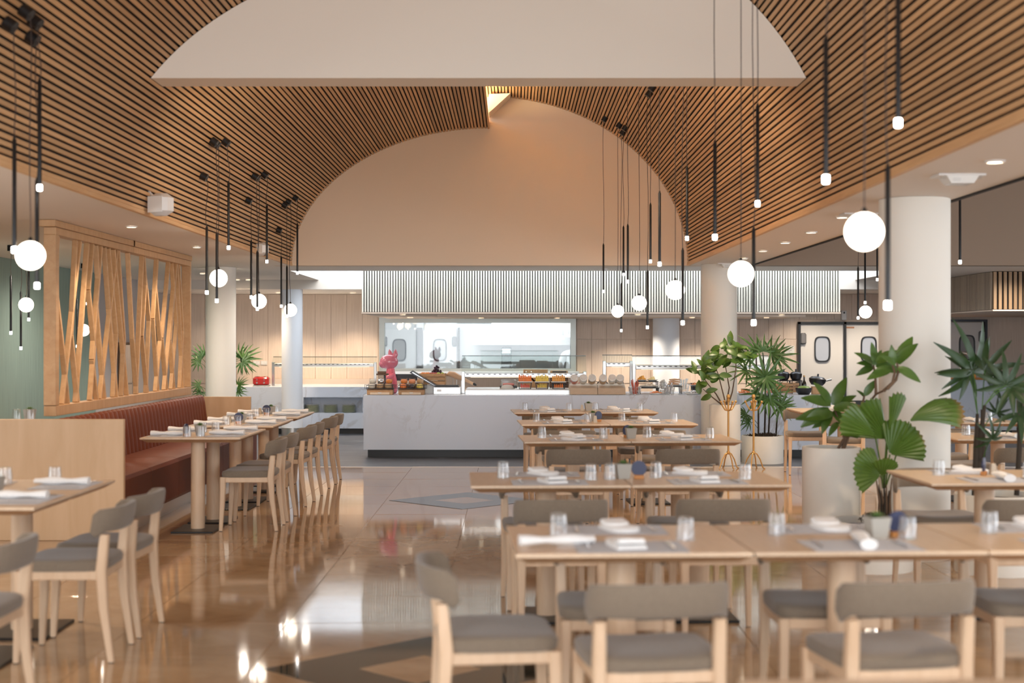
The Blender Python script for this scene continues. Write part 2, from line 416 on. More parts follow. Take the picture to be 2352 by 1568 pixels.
# back wall with the kitchen hatch: X -2.32..1.10, Z 1.01..1.93
KX0, KX1, KZ0, KZ1 = X(873, 25), X(1321, 25), 1.0, 1.935
m = MB(); m.bounds(-6.2, KX0, 25.0, 25.15, 0, 2.6); m.bounds(KX1, 10, 25.0, 25.15, 0, 2.6)
m.bounds(KX0, KX1, 25.0, 25.15, 0, KZ0); m.bounds(KX0, KX1, 25.0, 25.15, KZ1, 2.6)
WB = struct(m.build('wall_back', M_wall, smooth=0))
M_joint = mat('wall_joint', (.30, .23, .18), .8)
# wallcovering panels with recessed joints
def panels(x0, x1, z0, z1, w, zs, mt):
    zz = [z0, *zs, z1]; n = max(1, round((x1 - x0) / w)); w = (x1 - x0) / n
    for k in range(len(zz) - 1):
        me = MB().cbox((0, 0, 0), (w - .006, .012, zz[k + 1] - zz[k] - .006), .002).mesh('panel', mt, 0)
        for i in range(n): put('panel', me, WB, (x0 + w * (i + .5), 24.994, (zz[k] + zz[k + 1]) / 2))
panels(-5.95, KX0 - .03, .78, 2.345, .27, [], M_wall)
panels(KX1 + .03, X(1833, 25), .78, 1.95, .265, [1.555], M_wall)
panels(X(1833, 25) + .02, 7.5, 1.90, 2.345, .3, [], M_wall)
# hatch steel frame and pane
def frame_rect(m, x0, x1, z0, z1, y0, y1, t):
    m.bounds(x0, x0 + t, y0, y1, z0, z1); m.bounds(x1 - t, x1, y0, y1, z0, z1)
    m.bounds(x0 + t, x1 - t, y0, y1, z1 - t, z1); m.bounds(x0 + t, x1 - t, y0, y1, z0, z0 + t)
WK = struct(MB().bounds(KX0 + .03, KX1 - .03, 25.04, 25.05, KZ0, KZ1).build('window_1', M_pane, smooth=0))
m = MB(); frame_rect(m, KX0 - .01, KX1 + .01, KZ0 - .05, KZ1, 24.93, 25.16, .09); m.build('window_frame', M_frame, WK, 0)
MB().bounds(KX0 - .05, KX1 + .06, 24.80, 25.0, KZ0 - .075, KZ0 - .005).build('window_sill', M_steel, WK, 0)
# kitchen room behind the hatch
KW = MB(); KW.bounds(-4, 3, 29, 29.1, 0, 2.5); KW.bounds(-4.1, -4, 25.15, 29, 0, 2.5); KW.bounds(3, 3.1, 25.15, 29, 0, 2.5)
KR = struct(KW.build('wall_kitchen', M_kwhite, smooth=0))
struct(MB().bounds(-4.1, 3.1, 25.15, 29.1, 2.42, 2.5).build('ceiling', M_kwhite, smooth=0))
tl = MB().cbox((0, 0, 0), (.33, .012, .29), .003).mesh('tile', M_kwhite, 0)
for i in range(8):
    for j in range(4): put('tile', tl, KR, (.0 + .335 * i, 28.993, 1.02 + .295 * j))
# ---- columns
def column(x, y, r, top, mt):
    pr = [(r, 0.0), (r, top)]
    return struct(MB().lathe(pr, 48, (x, y, 0)).build('column', mt, smooth=40))
column(2.815, 9.95, .243, 2.498, M_col)
column(2.66, 18.28, .23, 2.498, M_col)
column(-3.88, 18.95, .20, 2.498, M_col)
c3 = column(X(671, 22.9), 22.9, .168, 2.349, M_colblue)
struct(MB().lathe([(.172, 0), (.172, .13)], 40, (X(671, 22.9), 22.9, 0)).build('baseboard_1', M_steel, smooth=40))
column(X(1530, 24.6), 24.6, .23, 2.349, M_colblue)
# ---- the slatted bulkhead over the buffet
def bulkhead(x0, x1, y0, y1, z0, z1, n, smat, back, soffit, sides=False, pitch=None):
    m = MB(); m.bounds(x0 + .02, x1 - .02, y0 + .03, y1, z0 + .02, z1)
    root = struct(m.build('bulkhead', back, smooth=0))
    MB().bounds(x0, x1, y0 - .006, y1, z0, z0 + .02).build('soffit', soffit, root, 0)
    w = (x1 - x0) / n
    me = MB().cbox((0, 0, 0), (w * .62, .03, z1 - z0 - .03), .002).mesh('slat', smat, 0)
    for i in range(n): put('slat', me, root, (x0 + w * (i + .5), y0 + .015, (z0 + z1) / 2 + .01))
    if sides:
        n2 = int((y1 - y0) / (w * .55)); wy = (y1 - y0 - .05) / n2
        me = MB().cbox((0, 0, 0), (.03, wy * .7, z1 - z0 - .03), .002).mesh('slat', sides, 0)
        for i in range(n2): put('slat', me, root, (x0 + .005, y0 + .05 + wy * (i + .5), (z0 + z1) / 2 + .01))
    return root
M_sof = mat('soffit_paint', (.74, .62, .52), .7)
BK = bulkhead(X(830, 20.5), X(1931, 20.5), 20.5, 24.9, 1.914, 2.75, 182, M_wslat, M_black, M_sof)
# raised tray edge under the bulkhead, with downlights
MB().bounds(X(1005, 21.3), 4.4, 21.3, 21.34, 1.88, 1.914).build('soffit_lip', M_sof, BK, 0)
M_bslat = wood('brown_slat', (.30, .18, .09), (.38, .24, .13), (5, 5, .4), 5, .5, True, .15)
BK2 = bulkhead(6.76, 9.9, 20.0, 24.9, 1.94, 2.499, 44, M_bslat, M_black, M_sof, wood('grey_brown_slat', (.34, .27, .20), (.44, .36, .28), (5, 5, .4), 5, .5, True, .2))
def downlight(x, y, z, r, name='downlight', lab=None, energy=0, size=2.1):
    t = thing(name, lab, 'light', (x, y, z))
    MB().lathe([(r, -.001), (r * 1.25, -.001), (r * 1.25, -.008), (r, -.012)], 18, caps=False).build('trim_ring', M_plate_white, t)
    MB().lathe([(r * .98, -.002), (r * .98, -.006)], 18).build('lamp_lens', M_lamp, t)
    if energy: spot((x, y, z - .03), energy, size=size, blend=.6)
    return t
ords = ['nearest', 'second', 'third', 'fourth', 'fifth', 'sixth', 'farthest']
for i, (px, py) in enumerate([(2285, 369), (1935, 497), (1863, 532), (1803, 556), (1752, 575), (1708, 592)]):
    D = F * 1.0 / (786 - py)
    downlight(X(px, D), D, 2.5, .045, lab='%s small round downlight in the flat ceiling right of the wooden vault' % (ords[i] if i < 5 else 'farthest'), energy=66)
for i, (px, py) in enumerate([(302, 519), (452, 566), (465, 627), (545, 646), (570, 654)]):
    D = min(F * 1.0 / (786 - py), 22.6)
    downlight(X(px, D), D, 2.5, .04, lab='%s round downlight in the flat ceiling left of the vault' % ['first', 'second', 'third', 'fourth', 'fifth'][i] , energy=66)
for i, px in enumerate((640, 810)):
    downlight(X(px, 24.2), 24.2, 2.35, .05, lab=['left', 'right'][i] + ' downlight in the ceiling strip above the beige wall panels', energy=90, size=1.9)
for i, (px, D) in enumerate([(925, 21.0), (942, 23.5), (1105, 24.0), (1280, 24.0), (1465, 21.0), (1590, 23.5), (1760, 23.6), (1795, 21.2)]):
    downlight(X(px, D), D, 1.914, .045, lab='%s downlight from the left under the pale slatted bulkhead' % ['first', 'second', 'third', 'fourth', 'fifth', 'sixth', 'seventh', 'eighth'][i], energy=60)
# lamps that stand out of view above the front part of the room
for x, y in ((-3.8, 6), (-4.6, 11), (2.7, 4.5), (-3.3, 8.5)): spot((x, y, 2.47), 70)
for x in (5, 7.5):
    for y in (8, 13): spot((x, y, 4.4), 25)
spot((8.3, 22, 1.9), 60)  # unseen fill added to brighten the bar counter
for x in (-5.2, -1.0, .6, 2.0, 3.4, 5.2, 6.2): spot((x, 24.2, 2.33 if not -2.2 < x < 4.8 else 1.88), 95 if x > 1 else 28, (1, .84, .66), size=2.3)  # fill lamps without fittings, added to brighten the back wall
for x in (-3.9, -2.8): spot((x, 19.3, 2.47), 60, (1, .9, .78), size=2.9)  # added fill without fittings, lights the front of the plate niche
for x, y, w_ in ((-3.3, 17.5, 70), (-5.0, 17.2, 90), (-4.7, 14.5, 50)): spot((x, y, 2.47), w_, (1, .9, .78), size=2.9)  # unseen lamps added to lift the left column and the green wall
for x in (5.0, 7.0): spot((x, 19.4, 2.47), 70, (1, .9, .78), size=2.9)  # extra fill added towards the steel doors, no fittings
# ---- steel swing doors at the back
def swing_door(n, x0, x1, ztop, y=24.99, flip=False, win=True, mt=None):
    w = x1 - x0; root = struct(MB().cbox(((x0 + x1) / 2, y - .03, (ztop + .48) / 2), (w - .02, .05, ztop - .48), .004).build('door_%d' % n, mt or M_door, smooth=0))
    MB().cbox(((x0 + x1) / 2, y - .035, .245), (w - .02, .055, .47), .004).build('kick_plate', M_dark, root, 0)
    cx, cz = (x0 + x1) / 2, ztop * .76; a, b = .125, .21
    def sup(k, n=28): return [(cx + k * a * math.copysign(abs(math.cos(t)) ** .55, math.cos(t)), cz + (b + (k - 1) * a) * math.copysign(abs(math.sin(t)) ** .45, math.sin(t))) for t in (2 * PI * i / n for i in range(n))]
    if win:
        o_, i_ = sup(1.13), sup(.93); m = MB()
        for k in range(28):
            l = (k + 1) % 28; q = [o_[k], o_[l], i_[l], i_[k]]
            m.rings([[(p[0], y - .054, p[1]) for p in q], [(p[0], y - .075, p[1]) for p in q]])
        m.build('window_gasket', M_dark, root)
        MB().prism(sup(.93), 'y', y - .062, y - .056).build('window_pane', mat('door_pane', (.30, .30, .31), .12, .2), root, 0)
    hx = x0 + .05 if not flip else x1 - .05
    MB().cbox((hx, y - .075, ztop - .25), (.11, .06, .2), .025).build('hinge_cover', mat('grey_plastic', (.16, .16, .17), .5), root, 0)
    return root
dd = [(1836, 1937), (1940, 2046)]
for i, (a, b) in enumerate(dd): swing_door(i + 1, X(a, 25), X(b, 25), 1.815, flip=i == 1)
m = MB()
for px in (1834, 1938.5, 2048): m.bounds(X(px, 25) - .02, X(px, 25) + .02, 24.9, 25, 0, 1.86)
m.bounds(X(1834, 25) - .02, X(2048, 25) + .02, 24.9, 25, 1.82, 1.86)
struct(m.build('trim_6', M_dark, smooth=0))
swing_door(3, X(2178, 25), X(2258, 25), 1.85, flip=True)
m = MB(); frame_rect(m, X(2176, 25) - .04, X(2260, 25) + .03, -.04, 1.90, 24.9, 25, .04); struct(m.build('trim_7', M_dsteel, smooth=0))
# kitchen doors seen through the hatch
for i, (a, b) in enumerate([(878, 957), (971, 1050)]): swing_door(4 + i, X(a, 28.9), X(b, 28.9), 1.77, y=28.94, flip=i == 1, mt=M_kwhite)
m = MB(); m.bounds(X(958, 28.9), X(970, 28.9), 28.85, 28.97, 0, 1.8); struct(m.build('trim_8', M_dsteel, smooth=0))
m = MB(); m.bounds(X(1052, 28.9), X(1056, 28.9), 28.85, 28.97, 0, 1.8); struct(m.build('trim_9', M_dsteel, smooth=0))
# ================================================================= FURNITURE
def at(px, py, D): return P(px, py, D)
# ---- dining chair, origin on the floor under the seat, backrest towards -Y
def make_chair(loc, rz, label, group):
    t = thing('dining_chair', label, 'chair', loc, rz, group)
    m = MB()          # upholstered seat pad, slightly dished, rounded corners
    def ring(z, k):
        pts = []
        for i in range(32):
            a = 2 * PI * i / 32; c, s = math.cos(a), math.sin(a)
            x = .225 * k * math.copysign(abs(c) ** .38, c); y = .212 * k * math.copysign(abs(s) ** .38, s)
            pts.append((x * (1 + .04 * s), y, z + (.012 * (x / .22) ** 2 if z > .45 else 0)))
        return pts
    m.rings([ring(.428, .94), ring(.434, .985), ring(.452, 1.0), ring(.466, .97), ring(.474, .86), ring(.474, .5)])
    m.build('seat', M_fab, t, 50)
    m = MB()
    for s in (-1, 1): m.cbox((s * .198, 0, .408), (.024, .34, .042), .004)
    m.cbox((0, .186, .408), (.37, .024, .042), .004); m.cbox((0, -.186, .408), (.37, .024, .042), .004)
    m.build('seat_frame', M_leg, t, 0)
    for s in (-1, 1):
        m = MB(); sq = lambda c, h: [(c[0] + a * h, c[1] + b * h * 1.1, c[2]) for a, b in ((-1, -.7), (-.7, -1), (.7, -1), (1, -.7), (1, .7), (.7, 1), (-.7, 1), (-1, .7))]
        m.rings([sq((s * .205, .205, 0.004), .0125), sq((s * .2, .193, .25), .018), sq((s * .199, .188, .43), .021)]); l1 = m.build('leg', M_leg, t, 30)
        m = MB(); m.rings([sq((s * .205, -.235, 0.004), .0125), sq((s * .2, -.2, .25), .018), sq((s * .199, -.188, .43), .022), sq((s * .2, -.205, .60), .019)]); l2 = m.build('leg', M_leg, t, 30)
        for yy, lg in ((.205, l1), (-.235, l2)): MB().lathe([(.012, 0), (.012, .005)], 10, (s * .205, yy, 0)).build('foot_glide', M_dark, lg, 0)
    m = MB(); n = 22; rings = []
    for i in range(n + 1):
        u = -1 + 2 * i / n; au = abs(u)
        x = .226 * math.sin(u * PI / 2 * .93) / math.sin(PI / 2 * .93); y = -.255 + .115 * au ** 2.6
        d = Vector((.226 * .93 * PI / 2 * math.cos(u * PI / 2 * .93), .30 * au ** 1.6 * (1 if u > 0 else -1), 0)).normalized(); nrm = Vector((-d.y, d.x, 0))
        e = smoothstep(1.0, .93, au) if au > .93 else 1
        zt = .728 - .012 * au ** 3 - .02 * (1 - e); zb = .612 - .034 * smoothstep(.72, .97, au) + .03 * (1 - e)
        th = .017 * (.75 + .25 * e); ring = []
        for k in range(10):
            a = 2 * PI * k / 10; cc, ss = math.cos(a), math.sin(a)
            q = th * math.copysign(abs(cc) ** .6, cc); h = (zt - zb) / 2 * math.copysign(abs(ss) ** .6, ss)
            lean = -.02 * ((zt + zb) / 2 + h - .6) / .12
            ring.append((x + nrm.x * q, y + nrm.y * q + lean, (zt + zb) / 2 + h))
        rings.append(ring)
    m.rings(rings); m.build('backrest', M_fab, t, 60)
    return t
CH = []
def chair(x, y, face, label, group):
    # face: direction the sitter looks, degrees from +Y, counter-clockwise
    rz = math.radians(face)
    if not CH: CH.append(make_chair((x, y, 0), rz, label, group)); return CH[0]
    return dup(CH[0], (x, y, 0), rz, label, group)
# ---- tables
TABLES = {}
def table(x, y, w, d, rz, label, group, base=(.36, .46)):
    key = (w, d)
    if key in TABLES: return dup(TABLES[key], (x, y, 0), math.radians(rz), label, group)
    t = thing('dining_table', label, 'table', (x, y, 0), math.radians(rz), group)
    a, b = w / 2, d / 2; q = lambda i, z: [(-a + i, -b + i, z), (a - i, -b + i, z), (a - i, b - i, z), (-a + i, b - i, z)]
    MB().rings([q(0.0, .7425), q(0, .752), q(.002, .755)]).build('tabletop', M_ash, t, 0)
    MB().rings([q(.045, .716), q(.0, .7425)]).build('bevelled_edge', M_edge, t, 0)
    MB().lathe([(.055, .013), (.055, .716)], 26).build('pedestal', M_leg, t)
    bx, by = base
    MB().cbox((0, 0, .007), (bx, by, .014), .004).build('base_plate', M_blackmetal, t, 0)
    TABLES[key] = t; return t
# ---- tableware prototypes
def proto_first(store, key, make, loc, rz, label, group):
    if key in store: return dup(store[key], loc, rz, label, group)
    t = make(); t.location = loc; t.rotation_euler = (0, 0, rz); t['label'] = label
    if group: t['group'] = group
    store[key] = t; return t
TW = {}
def mk_glass():
    t = thing('water_glass', '', 'glass')
    pr = []; n = 9; h = .086
    for i in range(n * 2 + 1):
        z = h * i / (n * 2); r = .036 - .007 * (z / h) ** 1.5; pr.append((r + (.0008 if i % 2 else -.0006), z))
    inner = [(r - .0028, z) for r, z in pr[:-2]]
    m = MB(); m.lathe(pr + [(.024, h + .001), (.012, h + .0005)], 22); m.build('tumbler_wall', M_glass, t, 60)
    m = MB(); m.lathe([(.0325, .002), (.027, h - .016), (.022, h - .012)], 18); m.build('inner_wall', M_glass, t, 60)
    return t
def mk_glass_flat():
    # the far glasses: same tumbler as one mesh
    pr = []; n = 6; h = .086
    for i in range(n * 2 + 1):
        z = h * i / (n * 2); r = .036 - .007 * (z / h) ** 1.5; pr.append((r + (.0008 if i % 2 else -.0006), z))
    return tag(MB().lathe(pr + [(.024, h + .001)], 16).build('water_glass', M_glass, None, 60), '', 'glass')
def mk_roll():
    m = MB(); rings = []
    for i in range(13):
        u = -1 + 2 * i / 12; w = .026 + .006 * abs(u) ** 2; hgt = .017 + .004 * math.sin(5 * u)
        rings.append([(u * .14, w * math.cos(a) * (1 + .1 * math.sin(3 * u)), .019 + hgt * math.sin(a)) for a in (2 * PI * k / 12 for k in range(12))])
    m.rings(rings); o = m.build('rolled_napkin', M_napkin, None, 50)
    return tag(o, '', 'napkin')
def mk_fold():
    m = MB(); rows = []
    for z, k in ((0, 1), (.006, 1.02), (.012, .96)):
        rows.append([(k * p[0], k * p[1], z + .008 * (p[1] > 0) * (z > 0)) for p in [(-.055, -.085), (.055, -.085), (.06, .05), (.045, .085), (.015, .1), (-.02, .1), (-.048, .083), (-.06, .05)]])
    m.rings(rows)
    rows = []
    for z, k in ((.011, 1), (.020, .98), (.027, .9)):
        rows.append([(k * p[0], k * p[1], z + .010 * (p[1] < -.03)) for p in [(-.05, -.08), (.05, -.085), (.055, -.03), (.035, .0), (.0, .012), (-.035, .0), (-.055, -.03)]])
    m.rings(rows); o = m.build('folded_napkin', M_napkin, None, 40)
    return tag(o, '', 'napkin')
def mk_mat():
    return tag(MB().cbox((0, 0, .0012), (.40, .28, .0024), .001).build('placemat', M_mat, None, 0), '', 'placemat')
def mk_fork():
    m = MB(); m.cbox((0, -.04, .004), (.009, .10, .003), .001); m.cbox((0, .022, .005), (.006, .03, .003), .001); m.cbox((0, .044, .006), (.022, .016, .003), .001)
    for i in range(4): m.cbox((-.0085 + .0057 * i, .07, .007), (.0028, .04, .0025), .0006)
    return tag(m.build('fork', M_chrome, None, 0), '', 'fork')
def mk_knife():
    m = MB(); m.cbox((0, -.05, .005), (.012, .09, .005), .002)
    m.rings([[(-.008, -.005, .003), (.008, -.005, .003), (.008, .08, .003), (.0, .105, .003), (-.008, .09, .003)], [(-.006, -.005, .006), (.008, -.005, .0045), (.008, .08, .0045), (.0, .104, .0045), (-.006, .09, .006)]])
    return tag(m.build('table_knife', M_chrome, None, 0), '', 'knife')
def leaf_strip(m, L_, w, bend, M, n=4, fold=.25, tip=.0):
    rows = []
    for i in range(n + 1):
        u = i / n; ww = w * (math.sin(PI * min(1, (u * .93 + .05)) ** .8) ** .8) * .5 if tip == 0 else w * .5 * (1 - u * .8) * min(1, .35 + u * 3)
        z = -bend * u * u * L_
        rows.append([(-ww, u * L_, z + fold * ww), (0, u * L_, z), (ww, u * L_, z + fold * ww)])
    o = []; f = []
    for r in rows: o += r
    for i in range(n):
        for k in range(2): a = i * 3 + k; f.append((a, a + 1, a + 4, a + 3))
    m.add(o, f, M); return m
def basis(p, d, nrm, s=1.0):
    d = Vector(d).normalized(); n = Vector(nrm); n = (n - d * n.dot(d)).normalized(); x = d.cross(n)
    return Matrix(((x.x * s, d.x * s, n.x * s, p[0]), (x.y * s, d.y * s, n.y * s, p[1]), (x.z * s, d.z * s, n.z * s, p[2]), (0, 0, 0, 1)))
def mk_succ():
    t = thing('potted_succulent', '', 'plant')
    m = MB(); m.rings([[(a * .030, b * .030, 0) for a, b in ((-1, -1), (1, -1), (1, 1), (-1, 1))], [(a * .041, b * .041, .082) for a, b in ((-1, -1), (1, -1), (1, 1), (-1, 1))],
        [(a * .035, b * .035, .082) for a, b in ((-1, -1), (1, -1), (1, 1), (-1, 1))], [(a * .033, b * .033, .07) for a, b in ((-1, -1), (1, -1), (1, 1), (-1, 1))]])
    m.build('pot', M_conc, t, 0)
    MB().lathe([(.031, .069), (.031, .074)], 8).build('soil', M_soil, t, 0)
    m = MB()
    for k in range(22):
        a = k * 2.4; el = .25 + 1.15 * (1 - k / 22) ; el = PI / 2 - el
        d = Vector((math.cos(a) * math.cos(el), math.sin(a) * math.cos(el), math.sin(el)))
        ln = .048 - .018 * k / 22
        leaf_strip(m, ln, .017, .15, basis((0, 0, .074), d, Vector((0, 0, 1)) if abs(d.z) < .95 else Vector((1, 0, 0))), 3, .3)
    o = m.build('leaf_rosette', M_succ, t, 0); o['kind'] = 'stuff'
    return t
def mk_sign():
    t = thing('table_sign', '', 'sign')
    MB().cbox((0, 0, .011), (.055, .03, .022), .003).build('sign_base', M_signwood, t, 0)
    pts = [(.042 * math.cos(a), .058 + .042 * math.sin(a)) for a in (2 * PI * k / 28 for k in range(28))]
    MB().prism(pts, 'y', -.004, .004).build('sign_disc', M_blue, t, 30)
    return t
def mk_shaker():
    m = MB(); m.rings([[(a * .019, b * .019, 0) for a, b in ((-1, -1), (1, -1), (1, 1), (-1, 1))], [(a * .012, b * .012, .06) for a, b in ((-1, -1), (1, -1), (1, 1), (-1, 1))], [(a * .009, b * .009, .064) for a, b in ((-1, -1), (1, -1), (1, 1), (-1, 1))]])
    return tag(m.build('salt_shaker', mat('ceramic_shaker', (.50, .43, .34), .6), None, 0), '', 'shaker')
MK = dict(glass=mk_glass, farglass=mk_glass_flat, roll=mk_roll, fold=mk_fold, mat=mk_mat, fork=mk_fork, knife=mk_knife, succ=mk_succ, sign=mk_sign, shaker=mk_shaker)
def ware(kind, T_, lx, ly, lr, label, group, z=.7552):
    x, y, rz = T_; c, s = math.cos(math.radians(rz)), math.sin(math.radians(rz))
    return proto_first(TW, kind, MK[kind], (x + lx * c - ly * s, y + lx * s + ly * c, z), math.radians(rz + lr), label, group)
G1, G2, G3, G4, G5, G6 = 'upturned water glasses on the tables', 'white napkins on the tables', 'grey placemats', 'forks laid on the tables', 'knives laid on the tables', 'small potted succulents'
def setting(T_, who, side, glass, nap, far=False):
    # who: table phrase; side: (name, rotation) of the diner; local frame: diner at -Y looking +Y
    name, r = side; c, s = math.cos(math.radians(r)), math.sin(math.radians(r))
    def pl(kind, lx, ly, lr, lab, g, z=.7552): ware(kind, T_, lx * c - ly * s, lx * s + ly * c, r + lr, lab, g, z)
    dd = -.235
    j = lambda a: R.uniform(-a, a)
    pl('mat', .0, dd, j(2), f'grey woven placemat on the {name} side of {who}', G3)
    if nap == 'roll': pl('roll', .02 + j(.01), dd + .02, 90 + j(10), f'rolled white napkin on the {name} side of {who}', G2, .7577)
    else: pl('fold', .0 + j(.02), dd + .01, 25 + j(25), f'folded white napkin on the {name} side of {who}', G2, .7577)
    pl('fork', -.15, dd + .02, j(5), f'fork on the {name} side of {who}', G4, .7577)
    pl('knife', .15, dd + .0, j(5), f'table knife on the {name} side of {who}', G5, .7577)
    pl(glass, .235, dd + .17 + j(.03), 0, f'upturned ribbed water glass on the {name} side of {who}', G1)
# ---- the right-hand block: five rows of tables running across the room
GT, GC = 'square wooden tables in the right-hand rows', 'taupe chairs at the right-hand rows'
rows = [  # row phrase, D near edge at left, X left, rot, widths, near chair offset, far chair offset
    ('nearest', 5.0, .01, 2.6, [.85, .845, .845], -.20, .66),
    ('second', 7.38, -.215, 2.4, [.84, .845], -.14, .78),
    ('third', 10.66, .09, 3.4, [.81, .845], -.13, .85),
    ('fourth', 12.9, .085, 3.0, [.81, .81], -.15, .85),
    ('fifth', 15.07, .02, 3.0, [.765, .78], -.15, .85)]
DEP = .78
nm = ['left', 'middle', 'right']
for ri, (rn, D, xl, rot, ws, no, fo) in enumerate(rows):
    c, s = math.cos(math.radians(rot)), math.sin(math.radians(rot)); u = 0
    for k, w in enumerate(ws):
        lx = u + w / 2; u += w
        tn = nm[k] if len(ws) == 3 else ('left', 'right')[k]
        tx, ty = xl + lx * c - DEP / 2 * s, D + lx * s + DEP / 2 * c
        who = f'the {tn} table, {rn} row'
        table(tx, ty, round(w - .006, 3), DEP, rot, f'{tn} square wooden pedestal table of the {rn} right-hand row', GT)
        T_ = (tx, ty, rot)
        def cpos(off): return xl + lx * c - off * s, D + lx * s + off * c
        if not (ri == 0 and k == 2):
            x, y = cpos(no); fr = [[7, 9, 0], [4, 2], [0, 3], [2, 0], [1, 2]][ri][k]
            chair(x + [[.01, -.02, 0], [.02, .0], [-.02, -.05], [0, 0], [0, 0]][ri][k], y, rot + fr - 2, f'taupe-backed wooden chair on the near side of {who}', GC)
        x, y = cpos(fo); chair(x, y, rot + 180 + R.uniform(-3, 3), f'taupe-seated wooden chair on the far side of {who}', GC)
        gl = 'glass' if ri < 3 else 'farglass'
        if ri == 0 and k == 0:
            setting(T_, who, ('near', 0), gl, 'fold'); setting(T_, who, ('far', 180), gl, 'fold')
            ware('roll', T_, -.26, -.16, 6, f'rolled white napkin at the left end of {who}', G2)
            ware('knife', T_, -.27, -.24, 88, f'table knife at the left end of {who}', G5)
        else:
            setting(T_, who, ('near', 0), gl, 'roll' if ri == 0 and k == 1 else 'fold'); setting(T_, who, ('far', 180), gl, 'fold')
    # centre pieces between the tables
    cx = xl + ws[0] * c - DEP / 2 * s; cy = D + ws[0] * s + DEP / 2 * c
    if ri == 0:
        T_ = (xl + 1.35 * c, D + 1.35 * s + .33, rot)
        ware('succ', T_, .03, .02, 10, 'potted green succulent on the middle table, nearest row', G6); ware('sign', T_, .12, .05, 10, 'navy round sign on wooden foot on the middle table, nearest row', 'navy table signs')
        T_ = (xl + 2.05 * c, D + 2.05 * s + .3, rot); ware('sign', T_, .06, .06, 20, 'navy round sign on wooden foot on the right table, nearest row', 'navy table signs')
    elif ri == 1:
        ware('succ', (cx, cy, 5), .0, -.02, 0, 'potted green succulent on the second row of right-hand tables', G6)
        ware('sign', (cx, cy, -8), .09, -.03, 0, 'navy round sign on wooden foot on the second row', 'navy table signs')
        ware('glass', (cx, cy, 0), -.075, -.06, 0, 'third upturned water glass, beside the succulent of the second row', G1)
        ware('shaker', (cx, cy, 0), -.02, .06, 0, 'small beige tapered shaker behind the succulent of the second row', 'tapered salt shakers')
    elif ri == 2:
        ware('succ', (cx, cy, 5), .04, -.08, 0, 'potted green succulent on the third row of right-hand tables', G6)
        ware('sign', (cx, cy, 30), .03, .0, 0, 'navy round sign behind the succulent of the third row', 'navy table signs')
    elif ri == 3:
        ware('succ', (cx, cy, 5), -.1, .1, 0, 'potted green succulent on the fourth row of right-hand tables', G6)
        ware('shaker', (cx, cy, 0), -.1, -.12, 0, 'small beige tapered shaker before the succulent of the fourth row', 'tapered salt shakers')
        ware('sign', (cx, cy, 40), -.03, .06, 0, 'navy round sign beside the shaker of the fourth row', 'navy table signs')
    else:
        ware('succ', (cx, cy, 5), .07, .0, 0, 'potted green succulent on the fifth row, nearest the marble counter', G6)
        ware('shaker', (cx, cy, 0), .0, .0, 0, 'small beige tapered shaker on the fifth row', 'tapered salt shakers')
# chair at the left end of the nearest row, seen from its side
chair(-.06, 5.12, -84, 'side-on taupe chair at the left end of the nearest row', GC)
# table edge that shows along the bottom of the picture
for k in range(2): table(.92 + .83 * k, 2.76, .824, .78, 1, ['left', 'right'][k] + ' table right before the camera, only its far edge showing', 'tables before the camera')
# tables at the right
GR = 'wooden tables at the right, around the near column'
wide = [((2.63, 7.92, 2), (.86, .80), 'the table right of the fan palm'), ((3.66, 15.75, 0), (1.1, .78), 'the far table beyond the tall white planter'),
        ((4.30, 13.62, 1), (.9, .78), 'the rear table right of the near column'), ((3.88, 11.36, 1), (.9, .78), 'the front table right of the near column')]
for T_, (w, d), who in wide:
    table(T_[0], T_[1], w, d, T_[2], 'square wooden pedestal table, ' + who[4:], GR)
    setting(T_, who, ('near', 0), 'glass', 'roll'); setting(T_, who, ('far', 180), 'glass', 'fold')
ware('sign', wide[0][0], .02, .06, 60, 'navy round sign on wooden foot on the table right of the fan palm', 'navy table signs')
ware('shaker', wide[0][0], .08, .08, 0, 'small beige tapered shaker on the table right of the fan palm', 'tapered salt shakers')
ware('succ', wide[1][0], .12, .1, 0, 'potted succulent on the far table beyond the tall planter', G6)
ware('shaker', wide[1][0], .26, .1, 0, 'small beige shaker on the far table beyond the tall planter', 'tapered salt shakers')
GRC = 'taupe chairs at the right-hand side tables'
chair(2.58, 7.28, 3, 'taupe chair with its back to us at the table right of the fan palm', GRC)
chair(2.56, 8.50, 182, 'taupe chair facing us behind the table right of the fan palm', GRC)
chair(3.36, 16.27, 176, 'orange-legged chair facing us at the far table beyond the tall planter', GRC)
chair(3.56, 15.25, -14, 'orange-legged chair turned from us at the far table beyond the tall planter', GRC)
chair(3.80, 10.72, 4, 'taupe chair with its back to us at the front table right of the near column', GRC)
chair(3.95, 13.05, 0, 'taupe chair with its back to us at the rear table right of the near column', GRC)
chair(3.85, 12.2, 180, 'taupe chair facing us at the front table right of the near column', GRC)
